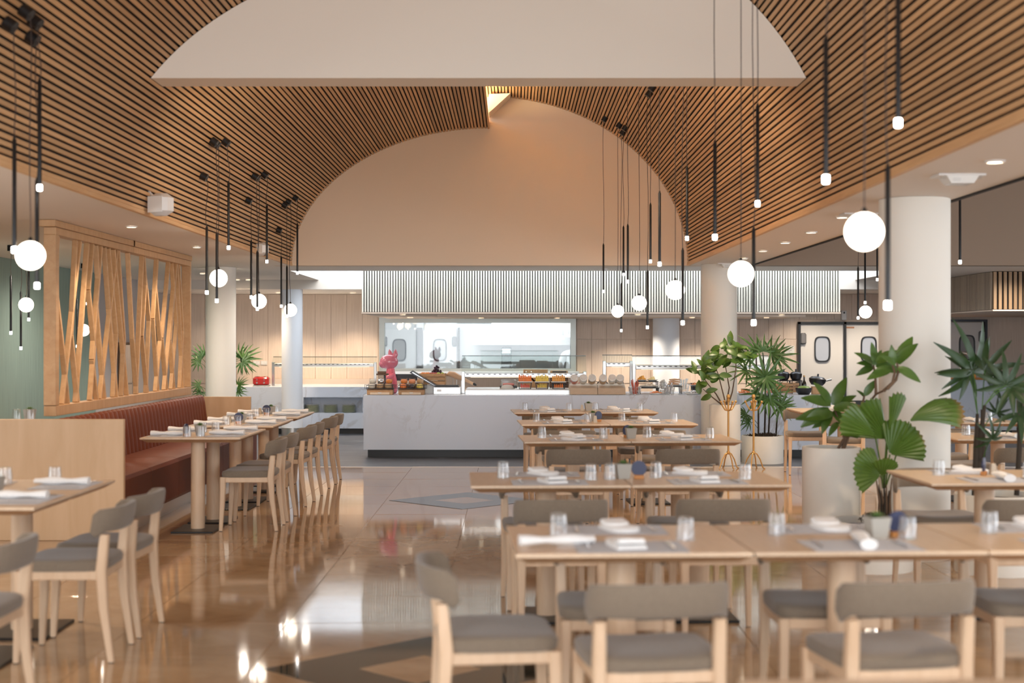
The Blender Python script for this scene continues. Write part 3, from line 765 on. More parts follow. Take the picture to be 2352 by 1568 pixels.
# ---- the left block along the banquette
GL, GLC = 'wooden tables along the banquette', 'taupe chairs along the banquette tables'
bt = [('first', 11.10), ('second', 12.64), ('third', 14.12)]
cen = {0: [11.5, 12.1], 1: [13.22, 13.76], 2: [14.85, 15.38]}
for i, (bn, D) in enumerate(bt):
    for k in range(2):
        ty = D + .29 + .58 * k; w = .785
        table(-2.515, ty, w, .577, 0, f'{["near", "far"][k]} half of the {bn} table pair along the leather banquette', GL, (.33, .46))
        who = f'the {["near", "far"][k]} half, {bn} banquette table'
        T_ = (-2.515, ty, 0)
        gl = 'glass' if i == 0 else 'farglass'
        for sd, r in (('aisle', 90), ('bench', -90)):
            c, s = math.cos(math.radians(r)), math.sin(math.radians(r)); dd = -.25
            q = lambda kind, lx, ly, lr, lab, g, z=.7552: ware(kind, T_, lx * c - ly * s, lx * s + ly * c, r + lr, lab, g, z)
            q('mat', 0, dd + .02, 0, f'grey woven placemat on the {sd} side of {who}', G3)
            q('roll', .06, dd + .03, 90, f'rolled white napkin on the {sd} side of {who}', G2, .7577)
            q('fork', -.13, dd, 0, f'fork on the {sd} side of {who}', G4, .7577); q('knife', .15, dd, 0, f'table knife on the {sd} side of {who}', G5, .7577)
            q(gl, -.14 if r > 0 else .17, dd + .20, 0, f'upturned ribbed water glass on the {sd} side of {who}', G1)
        chair(-2.11, cen[i][k], 90 + R.uniform(-3, 3), f'taupe-backed chair at {who}', GLC)
    T_ = (-2.50, D + [.28, .5, .62][i], 0)
    ware('succ', T_, .0, .02, 20, f'potted green succulent on the {bn} banquette table', G6)
    ware('sign', T_, [-.09, -.01, -.03][i], -.08, [75, 5, 0][i], f'navy round sign on wooden foot on the {bn} banquette table', 'navy table signs')
    ware('shaker', T_, -.12, .05, 0, f'small beige tapered shaker on the {bn} banquette table', 'tapered salt shakers')
for k, (ty, cy) in enumerate(((6.74, 6.86), (7.40, 7.43))):
    pn = ['nearer', 'farther'][k]; who = f'the {pn} table at the left edge'
    table(-2.55, ty, .79, .655, 0, f'{pn} of two wooden tables at the left edge before the beech partition', 'foreground tables at the left', (.40, .5))
    chair(-2.12, cy, 90 + [2, -2][k], f'taupe-backed chair at {who}', 'foreground chairs at the left')
    T_ = (-2.55, ty, 0)
    for sd, r in (('aisle', 90), ('wall', -90)):
        c, s = math.cos(math.radians(r)), math.sin(math.radians(r)); dd = -.25
        q = lambda kind, lx, ly, lr, lab, g, z=.7552: ware(kind, T_, lx * c - ly * s, lx * s + ly * c, r + lr, lab, g, z)
        q('mat', 0, dd + .02, 0, f'grey woven placemat on the {sd} side of {who}', G3)
        q('roll', .03, dd + .05, 90, f'rolled white napkin on the {sd} side of {who}', G2, .7577)
        q('fork', -.14, dd, 0, f'fork on the {sd} side of {who}', G4, .7577); q('knife', .15, dd, 0, f'table knife on the {sd} side of {who}', G5, .7577)
        q('glass', .16 if r > 0 else -.1, dd + (.24 if k == 0 else .13), 0, f'upturned ribbed water glass on the {sd} side of {who}', G1)
ware('succ', (-2.55, 6.74, 0), .0, .265, 0, 'potted succulent on the nearer table at the left edge', G6)
chair(-2.19, 5.62, 90, 'taupe chair cut off by the lower left edge of the picture', 'foreground chairs at the left')

# ---- banquette with fluted leather back
BX = -3.0
t = thing('banquette', 'long rust leather banquette with fluted back under the wooden lattice screen', 'banquette', (-3.3, 13.8, 0))
yb0, yb1, nseg = 10.86, 16.72, 6
def loc3(x, y, z): return (x + 3.3, y - 13.8, z)
sl = (yb1 - yb0) / nseg
cm = MB()
prof = [(-.30, .10), (-.02, .10), (-.0, .13), (0, .43), (-.02, .458), (-.06, .468), (-.56, .462), (-.62, .44), (-.62, .3)]
cm.rings([[(x, -sl / 2 + a, z if abs(a) < .001 or True else z) for x, z in prof] for a in (.004, sl - .004)])
cme = cm.mesh('seat_cushion', M_leather, 30)
for i in range(nseg): put('seat_cushion', cme, t, loc3(BX, yb0 + sl * (i + .5), 0))
# back: each upholstered flute a piece of its own
fl = MB(); w = .135; rows_ = []
bp = [(-.56, .44), (-.575, .6), (-.60, .8), (-.615, .86), (-.64, .878), (-.68, .875), (-.70, .84), (-.70, .44)]
for k in range(7):
    u = -1 + 2 * k / 6; pr = .014 * (1 - abs(u) ** 2.2)
    rows_.append([(x + (pr if j < 5 else 0), u * w / 2, z + (pr * .6 if 2 < j < 6 else 0)) for j, (x, z) in enumerate(bp)])
fl.rings(rows_); fme = fl.mesh('back_flute', M_leather, 50)
nf = int((yb1 - yb0) / w)
for i in range(nf): put('back_flute', fme, t, loc3(BX, yb0 + w * (i + .5), 0))
MB().box(loc3(BX - .33, (yb0 + yb1) / 2, .05), (.62, yb1 - yb0, .10)).build('kick_plate', M_steel, t, 0)
# partition panel in front and end panel behind
o = MB().cbox((-4.47, 10.79, .459), (3.06, .045, .918), .003).build('partition_panel', M_panel, None, 0); tag(o, 'low beech veneer partition panel in front of the banquette at left', 'partition')
o = MB().cbox((-3.40, 16.78, .43), (.64, .045, .86), .003).build('end_panel', M_panel, None, 0); tag(o, 'beech veneer end panel closing the far end of the banquette', 'partition')
# ---- lattice screen
t = thing('lattice_screen', 'tall wooden screen of crossing slanted slats above the banquette', 'screen', (-3.77, 14.05, .9))
ly0, ly1, lz0, lz1 = 11.6, 16.5, .90, 2.44
lo = lambda y, z, x=0: (x, y - 14.05, z - .9)
def bar(name, a, b, wdt, dep, mt=M_lat, x=0):
    a, b = Vector(lo(*a, x)), Vector(lo(*b, x)); d = b - a; L_ = d.length; ang = math.atan2(d.z, d.y)
    me = MB().cbox((0, 0, 0), (dep, L_, wdt), .003).mesh(name, mt, 0)
    o = put(name, me, t); o.location = (a + b) / 2; o.rotation_euler = (ang, 0, 0); return o
bar('frame_post', (ly0 + .04, lz0 + .085), (ly0 + .04, lz1 - .06), .09, .10); bar('frame_post', (ly1 - .03, lz0 + .085), (ly1 - .03, lz1 - .06), .06, .10)
for k in range(2):
    a, b = (ly0, 14.0) if k == 0 else (14.003, ly1)
    bar('bottom_rail', (a, lz0 + .04), (b, lz0 + .04), .085, .10); bar('top_rail', (a, lz1 - .03), (b, lz1 - .03), .06, .10)
    bar('header_rail', (a - .05, 2.47), (b, 2.47), .055, .14, x=-.01)
RR = random.Random(5)
za, zb = lz0 + .083, lz1 - .061
nl = 24
for i in range(nl):
    y = ly0 + .16 + (ly1 - ly0 - .30) * (i + RR.uniform(.25, .75)) / nl
    cl = lambda v: max(ly0 + .11, min(ly1 - .09, v))
    sgn = 1 if i % 2 else -1
    nk = RR.choice((1, 1, 2)); zs = [za] + sorted(za + (zb - za) * (q + RR.uniform(-.12, .12)) for q in ([.5] if nk == 1 else [.33, .68])) + [zb]
    if RR.random() < .2: zs = [za, zb]
    pts = [(cl(y - sgn * RR.uniform(.10, .24)), za)]
    for j in range(1, len(zs)):
        dz = zs[j] - zs[j - 1]; pts.append((cl(pts[-1][0] + sgn * dz * RR.uniform(.16, .42)), zs[j])); sgn = -sgn if RR.random() < .75 else sgn
    for a, b in zip(pts[:-1], pts[1:]): bar('lattice_slat', a, b, .033, .042 + .0005 * (i % 7), x=.0012 * (i % 3 - 1))
# ================================================================= BUFFET COUNTER AND WHAT STANDS ON IT
CT = .811
t = thing('buffet_counter', 'long white marble buffet counter below the slatted bulkhead', 'counter', (1.17, 19.2, 0))
x0, x1 = X(835, 18.55), X(1930, 18.55); c_ = ((x0 + x1) / 2, 19.2)
MB().bounds(x0 - c_[0], x1 - c_[0], 18.55 - 19.2, 19.9 - 19.2, .10, CT).build('marble_body', M_marble, t, 0); t.location = (c_[0], 19.2, 0)
MB().bounds(x0 + .05 - c_[0], x1 - .05 - c_[0], 18.61 - 19.2, 19.8 - 19.2, 0, .10).build('toe_kick', M_dark, t, 0)
xa, xb = X(1069.5, 18.95), X(1308, 18.95)
MB().bounds(xa - c_[0], xb - c_[0], 18.95 - 19.2, 19.85 - 19.2, CT, .862).build('cold_well', M_steel, t, 0)
MB().bounds(xa - c_[0], xb - c_[0], 18.93 - 19.2, 19.85 - 19.2, .862, .874).build('well_rim', M_porc, t, 0)
# left back counter with plate niche
t = thing('back_counter', 'white marble back counter with a plate niche, left behind the buffet', 'counter', (-3.0, 24.1, 0))
lx0, lx1, y0, y1 = -4.7, -1.3, 23.3, 24.98; nx0, nx1 = X(697, 23.3), X(833, 23.3)
b = lambda m, a0, a1, b0, b1, z0, z1: m.bounds(a0 + 3.0, a1 + 3.0, b0 - 24.1, b1 - 24.1, z0, z1)
m = MB(); b(m, lx0, lx1, y0, y1, .60, .77); b(m, lx0, lx1, y0, y1, .09, .345); b(m, lx0, nx0, y0, y1, .345, .60); b(m, nx1, lx1, y0, y1, .345, .60); b(m, nx0, nx1, y0 + .30, y1, .345, .60)
m.build('marble_body', M_marble, t, 0)
m = MB(); b(m, lx0 + .04, lx1, y0 + .06, y1, 0, .09); m.build('toe_kick', M_dark, t, 0)
m = MB(); b(m, lx0, lx1, 24.93, 24.985, .77, .86); m.build('backsplash', mat('peach_splash', (.68, .56, .47), .5), t, 0)
PLS = {}
def mk_plates():
    t = thing('plate_stack', '', 'plates')
    for k in range(9): MB().lathe([(.07, 0), (.115, .010), (.12, .013), (.115, .0135), (.07, .004)], 24, (0, 0, .0145 * k)).build('plate', M_pgreen if k < 8 else M_porc, t)
    return t
for k, px in enumerate((717, 759, 801)):
    proto_first(PLS, 'p', mk_plates, (X(px, 23.45), 23.45, .3455), 0, ['left', 'middle', 'right'][k] + ' stack of pale green plates in the marble niche', 'stacks of plates in the niche')
# sneeze guards
def guard(name_lab, pxs, px0, px1, D, bar_y, top_y, base=CT + .0006, lens=True, gp0=None):
    t = thing('sneeze_guard', name_lab, 'food guard', (X(px0, D), D, base)); ox = X(px0, D)
    zb = Z(bar_y, D) - base; zt = Z(top_y, D) - base
    for px in pxs: MB().cbox((X(px, D) - ox, 0, (zb + .05) / 2), (.045, .06, zb + .05), .004).build('post', M_steel, t, 0)
    a, b_ = X(pxs[0], D) - ox, X(px1, D) - ox
    MB().cbox(((a + b_) / 2, -.02, zb), (b_ - a - .04, .10, .055), .006).build('heat_bar', M_steel, t, 0)
    sl = MB()
    n = int((b_ - a) / .075)
    for i in range(n): sl.box((a + .06 + (b_ - a - .1) * i / n, -.0705, zb + .012), (.035, .004, .010))
    o = sl.build('vent_slots', M_dark, t, 0); o['kind'] = 'stuff'
    MB().rings([[(a - .02, -.10, zb + .03), (b_ + .02, -.10, zb + .03), (b_ + .02, .12, zt), (a - .02, .12, zt)], [(a - .02, -.108, zb + .035), (b_ + .02, -.108, zb + .035), (b_ + .02, .112, zt + .005), (a - .02, .112, zt + .005)]]).build('glass_shield', M_shield, t, 0)
    MB().bounds(a - .02, b_ + .02, .108, .124, zt, zt + .010).build('glass_edge', mat('dark_glass_edge', (.08, .10, .09), .2), t, 0)
    if lens: MB().bounds(a + .10, b_ - .10, -.03, .0, zb - .032, zb - .028).build('lamp_lens', M_heat, t, 0)
    return t
guard('left glass food guard with steel heat bar on the buffet counter', (1064, 1343), 1064, 1343, 19.25, 861, 818)
guard('middle glass food guard with steel heat bar on the buffet counter', (1388, 1450), 1388, 1450, 19.45, 837, 816)
guard('right glass food guard with steel heat bar, ending at the round column', (1456, 1764), 1456, 1764, 19.15, 843, 818)
guard('glass food guard on the back counter left of the kitchen hatch', (628, 862), 628, 862, 24.0, 838, 820, base=.7706)
# ---- food and utensils: small helpers
def C(name, rgb, rough=.5, **k): return mat(name, rgb, rough, **k)
M_orange = C('orange_peel', (.85, .25, .02), .45); M_apple = C('red_apple_skin', (.48, .035, .025), .3); M_gapple = C('green_apple_skin', (.42, .55, .06), .3)
M_grape = C('dark_grape', (.035, .012, .03), .3); M_papaya = C('papaya_flesh', (.90, .22, .02), .45); M_pine = C('pineapple_flesh', (.90, .68, .10), .45)
M_melon = C('melon_flesh', (.92, .45, .08), .45); M_wmelon = C('watermelon_flesh', (.80, .09, .07), .45); M_crate = wood('crate_wood', (.50, .27, .12), (.60, .36, .18), (4, 1, 4), 5, .5)
M_dwood = wood('dark_wood', (.11, .055, .028), (.17, .09, .045), (3, 1, 3), 5, .5); M_lwood = wood('pale_wood', (.68, .53, .38), (.76, .61, .46), (2, 1, 4), 4, .5)
M_ham = C('cured_ham', (.66, .42, .26), .5); M_cheese = C('pale_cheese', (.88, .72, .35), .5); M_shrimp = C('cooked_shrimp', (.88, .34, .14), .45)
M_pinkf = C('salami_sticks', (.62, .15, .10), .5); M_cream = C('cream_food', (.82, .74, .62), .6); M_foil = C('crumpled_foil', (.7, .7, .72), .25, metal=1)
M_salad = C('green_salad', (.22, .36, .05), .5); M_gran = C('granola', (.55, .33, .15), .8); M_jam = C('dark_jam', (.03, .012, .015), .3); M_card = C('paper_card', (.80, .79, .75), .6)
def on(px, D, z=CT): return (X(px, D), D, z + .0006)
ORD = ['first', 'second', 'third', 'fourth', 'fifth', 'sixth', 'seventh']
def px2(n, D): return n * D / F
# ---- wire racks with glass jars of toppings
JP = {}
def mk_jar(fill):
    def f():
        t = thing('topping_jar', '', 'jar'); h = .078
        MB().lathe([(.032, 0), (.044, .012), (.048, .04), (.044, h - .006), (.047, h)], 18).build('jar_wall', M_glass, t, 60)
        MB().lathe([(.030, .004), (.042, .014), (.045, .04), (.040, .058), (.02, .066)], 14).build('contents', fill, t, 60)
        return t
    return f
def rack(px, D, w, lab, jars, jl, gr):
    t = thing('jar_rack', lab, 'rack', on(px, D)); W_ = w
    MB().cbox((0, 0, .034), (W_, .22, .066), .006).build('wood_box', M_crate, t, 0)
    MB().cbox((0, .0, .0705), (W_ + .01, .24, .008), .002).build('dark_tray', M_dwood, t, 0)
    MB().cbox((0, .065, .105), (W_ - .02, .10, .06), .002).build('rear_step', M_dwood, t, 0)
    MB().cbox((0, -.1125, .018), (W_ * .75, .012, .03), .003).build('drawer_front', M_lwood, t, 0)
    MB().cbox((0, -.125, .026), (.05, .012, .014), .003).build('drawer_handle', M_porc, t, 0)
    m = MB()
    for z in (.085, .125):
        q = [(-W_ / 2, -.12, z), (W_ / 2, -.12, z), (W_ / 2, .12, z), (-W_ / 2, .12, z), (-W_ / 2, -.12, z)]
        for a, b in zip(q[:-1], q[1:]): m.tube([a, b], .0032, 6)
    for a in (-1, 1):
        for b in (-1, 1): m.tube([(a * W_ / 2, b * .12, .074), (a * W_ / 2, b * .12, .126)], .0032, 6)
        m.tube([(a * W_ / 2, -.06, .125), (a * (W_ / 2 + .03), -.06, .135), (a * (W_ / 2 + .03), -.06, .08), (a * W_ / 2, -.06, .085)], .0035, 6)
    m.build('wire_frame', M_dark, t, 50)
    k = 0
    for r in range(2):
        for i in range(3):
            x, y, z = on(px, D); fm, fn = jars[k]; k += 1
            dx = (-1 + i) * W_ * .318
            proto_first(JP, fn, mk_jar(fm), (x + dx, y + (-.065 if r == 0 else .06), CT + .0760 + (0 if r == 0 else .0602)), 0, f'glass jar of {fn}, {["front", "back"][r]} {["left", "middle", "right"][i]} in the {jl}', gr)
rack(874, 18.78, .34, 'wooden topping box with wire rack at the left end of the buffet', [(M_cream, 'oats'), (M_gran, 'granola'), (M_gran, 'granola'), (M_cream, 'oats'), (M_foil, 'seeds'), (M_orange, 'orange crumble')], 'left topping rack', 'topping jars')
rack(946, 18.78, .34, 'wooden jam box with wire rack, second from the left end of the buffet', [(M_papaya, 'orange jam'), (M_jam, 'dark jam'), (M_pine, 'yellow curd'), (M_orange, 'orange crumble'), (M_shrimp, 'brown chutney'), (M_gran, 'granola')], 'jam rack', 'topping jars')
# taller jar of crumble behind the jam rack
M_pink2 = mat('mauve_gloss', (.66, .20, .28), .15, coat=.5)
# ---- pink animal statuette (body grown from chained rings: legs, belly, neck, head)
t = thing('pink_statuette', 'glossy pink long-eared animal statuette standing on the buffet counter', 'statue', on(897, 19.25))
m = MB(); m.lathe([(.07, 0), (.092, .02), (.098, .10), (.085, .19), (.066, .26), (.056, .31), (.05, .345)], 22); m.build('statue_body', M_pink, t, 60)
m = MB(); m.ball((-.02, -.01, .425), (.125, .105, .10), 22, 14); m.ball((-.085, -.02, .395), (.07, .07, .058), 18, 12); m.build('statue_head', M_pink2, t, 60)
for s in (0, 1):
    m = MB(); a = (.0 + .06 * s, .02 - .05 * s, .48)
    m.tube([a, (a[0] + .01 * s, a[1], a[2] + .045), (a[0] - .012 + .022 * s, a[1], a[2] + .085), (a[0] - .016 + .03 * s, a[1], a[2] + .115)], [.026, .034, .022, .004], 12); m.build('statue_ear', M_pink2, t, 60)
m = MB(); m.tube([(.05, -.085, .26), (-.02, -.115, .22), (-.07, -.10, .17)], [.026, .028, .02], 10); m.build('statue_arm', M_pink, t, 60)
t = thing('wooden_tray_stand', 'dark wooden tray on a black post beside the pink statuette', 'stand', on(884, 18.98))
MB().cbox((0, 0, .006), (.12, .08, .012), .003).build('stand_foot', M_dark, t, 0); MB().cbox((0, 0, .13), (.028, .028, .24), .003).build('stand_post', M_dark, t, 0)
MB().cbox((-.03, 0, .262), (.16, .10, .022), .004).build('tray_top', M_dwood, t, 0); MB().cbox((-.04, 0, .288), (.11, .085, .03), .004).build('tray_block', M_dwood, t, 0)
# ---- steel carving station with slanted lid
t = thing('carving_station', 'steel box with black top and slanted black-edged lid on the buffet', 'cabinet', on(1028, 19.03))
MB().cbox((0, 0, .047), (px2(62, 18.85), .30, .094), .004).build('steel_box', M_steel, t, 0)
MB().cbox((0, 0, .106), (px2(52, 18.85), .30, .022), .003).build('black_top', M_dark, t, 0)
MB().cbox((-.105, -.151, .05), (.06, .003, .03), .001).build('data_plate', M_porc, t, 0)
q = lambda y: [(-.14, y, .118), (-.16, y, .095), (-.50, y, .285), (-.47, y, .31)]
m = MB(); m.rings([q(-.12), q(.14)]); m.build('slanted_lid', M_dsteel, t, 0)
MB().rings([[(-.17, -.1205, .117), (-.165, -.1205, .112), (-.465, -.1205, .284), (-.46, -.1205, .296)], [(-.17, -.124, .117), (-.165, -.124, .112), (-.465, -.124, .284), (-.46, -.124, .296)]]).build('lid_edge', M_steel, t, 0)
o = MB().cbox((X(930, 19.5), 19.5, CT + .21), (.34, .03, .09), .004).build('black_chalkboard', M_dark, None, 0)
MB().cbox((0, 0, -.13), (.03, .03, .16), .003).build('board_foot', M_dark, o, 0).location = (X(930, 19.5), 19.5, CT + .21)
o.children[0].location = (X(930, 19.5), 19.5, CT + .2112); tag(o, 'small black board on a post behind the jam rack', 'board')
# ---- fruit crate and fruit
t = thing('fruit_crate', 'slatted wooden crate of fruit beneath the kitchen hatch', 'crate', on(994, 19.35, CT + .1106)); cw = px2(58, 19.35); zt = .155
for z in (.03, .085, .135):
    for y in (-.12, .12): MB().cbox((0, y, z), (cw, .012, .042), .002).build('crate_slat', M_crate, t, 0)
for s in (-1, 1): MB().cbox((s * cw / 2, 0, .08), (.014, .25, .155), .002).build('crate_end', M_crate, t, 0)
MB().cbox((0, 0, .118), (cw - .02, .22, .006), .001).build('crate_floor', M_crate, t, 0)
FP = {}
def mk_fruit(name, cat, r, mt, stem=True):
    def f():
        t = thing(name, '', cat)
        MB().lathe([(r * .15, .01 * r), (r * .6, r * .1), (r * .95, r * .6), (r, r), (r * .9, r * 1.45), (r * .55, r * 1.85), (r * .2, r * 1.86), (.001, r * 1.75)], 16).build('fruit_flesh', mt, t, 70)
        MB().tube([(0, 0, r * 1.7), (.003, 0, r * 2.02)], .003, 6).build('fruit_stem', M_bark, t); return t
    return f
fx, fy, fz = on(994, 19.35, CT + .1106)
o = MB().cbox((0, 0, .055), (.38, .27, .11), .004).build('display_block', M_porc, None, 0, on(994, 19.35)); tag(o, 'white block under the fruit crate', 'block')
fr = [('orange', 'orange', M_orange, [-.135, -.081], .026, -.06), ('red_apple', 'apple', M_apple, [-.027, .027], .025, -.06), ('green_apple', 'apple', M_gapple, [.081, .135], .026, -.06),
      ('orange', 'orange', M_orange, [-.12, -.06], .026, .0), ('red_apple', 'apple', M_apple, [.0, .055], .025, .0)]
for gi, (nme, cat, mt, xs, r, dy) in enumerate(fr):
    for k, dx in enumerate(xs):
        proto_first(FP, nme, mk_fruit(nme, cat, r, mt), (fx + dx, fy + dy, fz + .1215), R.uniform(0, 6), f'{["first", "second", "third", "fourth"][k]} {nme.replace("_", " ")} from the left in the {"front" if dy < 0 else "back"} of the fruit crate', 'fruit in the wooden crate')
gb = MB()
for k in range(46):
    a, b_ = R.uniform(0, 6.28), R.random() ** .5; gb.ball((.07 * b_ * math.cos(a), (.018 * b_ * math.sin(a)), .017 + .12 * (1 - b_) * R.random() + .02), .016, 8, 6)
o = gb.build('grape_bunch', M_grape, None, 60, (fx + .05, fy + .075, fz + .1215)); tag(o, 'bunch of dark grapes heaped at the back of the fruit crate', 'grapes')
# ---- cured ham on its stand
t = thing('cured_ham', 'whole cured ham leg clamped on a metal stand beside the fruit crate', 'ham', on(1054, 19.42))
MB().tube([(-.17, 0, .24), (-.13, 0, .26), (-.07, 0, .245), (.0, 0, .21), (.06, 0, .185), (.12, 0, .16), (.17, 0, .135), (.2, 0, .12)], [.012, .036, .044, .038, .026, .021, .019, .017], 14).build('ham_leg', M_ham, t, 60)
MB().tube([(.195, 0, .125), (.225, -.005, .11), (.24, -.005, .10)], [.019, .016, .006], 10).build('ham_hoof', M_dark, t, 60)
MB().cbox((-.02, 0, .01), (.16, .14, .02), .004).build('stand_board', M_steel, t, 0)
for dx in (-.08, -.03, 0.03): MB().tube([(dx, 0, .02), (dx, 0, .20)], .005, 8).build('stand_prong', M_steel, t)
# ---- dome-shaped white cheese, tray with clear cover, cutting boxes
DZ = .8745
o = MB().lathe([(.10, 0), (.105, .008), (.085, .012), (.075, .04), (.05, .052), (.01, .055)], 22).build('white_cheese', M_porc, None, 60, on(1165, 19.15, DZ)); tag(o, 'round white cheese on a plate in the cold well', 'cheese')
t = thing('covered_tray', 'black tray of cold cuts under a clear cover', 'tray', on(1168, 19.6, DZ))
MB().cbox((0, 0, .014), (.24, .2, .026), .004).build('tray_base', M_dark, t, 0); MB().cbox((0, 0, .07), (.22, .18, .08), .012).build('clear_cover', M_glass, t, 0); MB().cbox((0, 0, .045), (.16, .13, .035), .012).build('cold_cuts', M_pinkf, t, 0)
t = thing('knife_block', 'upright pale wooden board with diagonal grooves behind the fruit plates', 'board', on(1230, 19.7, DZ))
MB().cbox((0, 0, .125), (px2(56, 19.7), .05, .25), .004).build('board_panel', M_lwood if False else M_crate, t, 0)
for k in range(3): MB().box((0, 0, 0), (.17, .006, .016), Matrix.Translation((-.09 + .045 * k, -.026, .15 - .035 * k)) @ Matrix.Rotation(math.radians(42), 4, 'Y')).build('groove', M_dwood, t, 0)
for (dx, dz) in ((-.13, .22), (-.06, .22), (-.13, .16), (-.06, .15)): MB().tube([(dx, -.026, dz), (dx, -.032, dz)], .008, 8).build('peg', M_steel, t)
for k, (z, mt, w) in enumerate(((0, M_dwood, .26), (.09, M_dwood, .25), (.173, M_crate, .24))):
    o = MB().cbox((0, 0, .041 if k < 2 else .03), (w, .18, .08 if k < 2 else .058), .004).build('wooden_box', mt, None, 0, on(1284, 19.7, DZ + z + .001)); 
    MB().cbox((0, -.0915, .045), (w * .8, .004, .02), .001).build('box_groove', M_dark, o, 0)
    tag(o, ['bottom', 'middle', 'top'][k] + ' wooden box of the stack right of the grooved board', 'box', 'stacked wooden serving boxes')
# ---- tiered fruit plates
def mk_tier(): 
    t = thing('plate_stand', '', 'stand'); m = MB()
    for s in (-1, 1):
        m.tube([(s * .075, -.07, 0), (s * .085, -.07, .085)], .0045, 6); m.tube([(s * .075, .07, 0), (s * .085, .07, .085)], .0045, 6); m.tube([(s * .075, -.07, .003), (s * .075, .07, .003)], .004, 6)
    m.tube([(-.085, -.07, .085), (.085, -.07, .085)], .004, 6); m.tube([(-.085, .07, .085), (.085, .07, .085)], .004, 6); m.tube([(-.075, -.07, .003), (.075, -.07, .003)], .004, 6)
    m.build('wire_legs', M_dark, t, 50)
    MB().cbox((0, 0, .096), (.20, .19, .012), .004).build('upper_plate', M_porc, t, 0); return t
TP = {}
fruits = [(1206, M_papaya, 'papaya', M_wmelon, 'watermelon'), (1245, M_pine, 'pineapple', M_pine, 'pineapple'), (1283, M_melon, 'melon', M_papaya, 'papaya')]
for k, (px, m1, n1_, m2, n2_) in enumerate(fruits):
    D = 19.1; x, y, z = on(px, D, DZ)
    proto_first(TP, 't', mk_tier, (x, y, z), 0, f'two-tier wire stand holding the plate of {n1_} spears', 'wire stands with fruit plates')
    for lvl, (mt, nn, zz, dep, hh) in enumerate(((m1, n1_, z + .1025, .07, .085), (m2, n2_, z, .05, .05))):
        if lvl == 1:
            o = MB().cbox((0, .0, .006), (.125, .12, .010), .003).build('oblong_plate', M_porc, None, 0, (x, y, zz + .0075)); tag(o, f'white plate under the {n1_} stand holding cut {nn}', 'plate'); zz += .0195
        for r in range(2):
            for i in range(7 if lvl == 0 else 5):
                w = .15 if lvl == 0 else .10; dx = (i / (6 if lvl == 0 else 4) - .5) * w; h = hh * (R.uniform(.8, 1.1) if r else R.uniform(.55, .7)) 
                m = MB(); s_ = .0105 if lvl == 0 else .009
                m.rings([[(-s_, -s_, 0), (s_, -s_, 0), (s_, s_, 0), (-s_, s_, 0)], [(-s_, -s_, h * .75), (s_, -s_, h * .75), (s_, s_, h * .75), (-s_, s_, h * .75)], [(-.003, -.003, h), (.003, -.003, h), (.003, .003, h), (-.003, .003, h)]])
                o = m.build('fruit_spear', mt, None, 0, (x + dx, y + (-.03 + .05 * r) * (1 if lvl == 0 else .8), zz + .0005))
                tag(o, f'{ORD[i]} {nn} spear from the left, {["front", "back"][r]} row, {["upper", "lower"][lvl]} plate, {n1_} stand', 'fruit', f'{nn} spears on the {["upper", "lower"][lvl]} plate of the {n1_} stand')
# watermelon plate behind the tilted jars
o = MB().cbox((0, 0, .03), (.17, .1, .06), .01).build('serving_block', M_porc, None, 0, on(1325, 19.35)); tag(o, 'white block under the watermelon wedges', 'stand')
for i in range(5):
    o = MB().rings([[(-.014, -.03, 0), (.014, -.03, 0), (.014, .03, 0), (-.014, .03, 0)], [(-.003, -.012, .085), (.003, -.012, .085), (.003, .012, .085), (-.003, .012, .085)]]).build('watermelon_wedge', M_wmelon, None, 0, (X(1325, 19.35) - .064 + .032 * i, 19.35, CT + .0605)); tag(o, 'red watermelon wedge behind the tilted jars', 'fruit', 'watermelon wedges behind the tilted jars')
# ---- pale wood rack with six tilted jars
t = thing('tilted_jar_rack', 'pale wooden rack carrying six tilted lidded jars', 'rack', on(1372, 18.8)); w = px2(128, 18.8)
for s in (-1, 1): MB().rings([[(s * w / 4 - w / 4 + .003, -.10, .004), (s * w / 4 + w / 4 - .003, -.10, .004), (s * w / 4 + w / 4 - .003, .12, .004), (s * w / 4 - w / 4 + .003, .12, .004)], [(s * w / 4 - w / 4 + .003, -.07, .085), (s * w / 4 + w / 4 - .003, -.07, .085), (s * w / 4 + w / 4 - .003, .12, .14), (s * w / 4 - w / 4 + .003, .12, .14)]]).build('rack_block', M_lwood, t, 0)
for s in (-1, 1): MB().cbox((s * w / 2.4, 0, .003), (.05, .18, .005), .001).build('rack_foot', M_dwood, t, 0)
TJ = {}
def mk_tilt(fill):
    def f():
        t = thing('tilted_jar', '', 'jar'); M = Matrix.Rotation(math.radians(62), 4, 'X')
        MB().lathe([(.045, 0), (.052, .01), (.052, .09), (.045, .10)], 20, M=M).build('jar_wall', M_glass, t, 60)
        MB().lathe([(.044, .006), (.047, .012), (.047, .06)], 16, M=M).build('contents', fill, t, 60)
        MB().lathe([(.05, .10), (.052, .103), (.052, .122), (.047, .126), (.03, .124), (.028, .13)], 20, M=M).build('jar_lid', M_porc, t, 60); return t
    return f
for k, (px, mt, nn) in enumerate(((1319, M_pinkf, 'pink flakes'), (1340, M_cream, 'pale flakes'), (1360, M_gran, 'muesli'), (1385, M_gran, 'muesli'), (1406, M_cream, 'pale flakes'), (1424, M_cream, 'pale flakes'))):
    o = proto_first(TJ, nn, mk_tilt(mt), (X(px, 18.8), 18.87, CT + .165), 0, f'{["first", "second", "third", "fourth", "fifth", "sixth"][k]} tilted jar from the left, of {nn}, on the pale rack', 'tilted jars on the pale rack')
t = thing('wire_sphere', 'open black wire sphere standing behind the tilted jars', 'ornament', on(1384, 19.3))
m = MB()
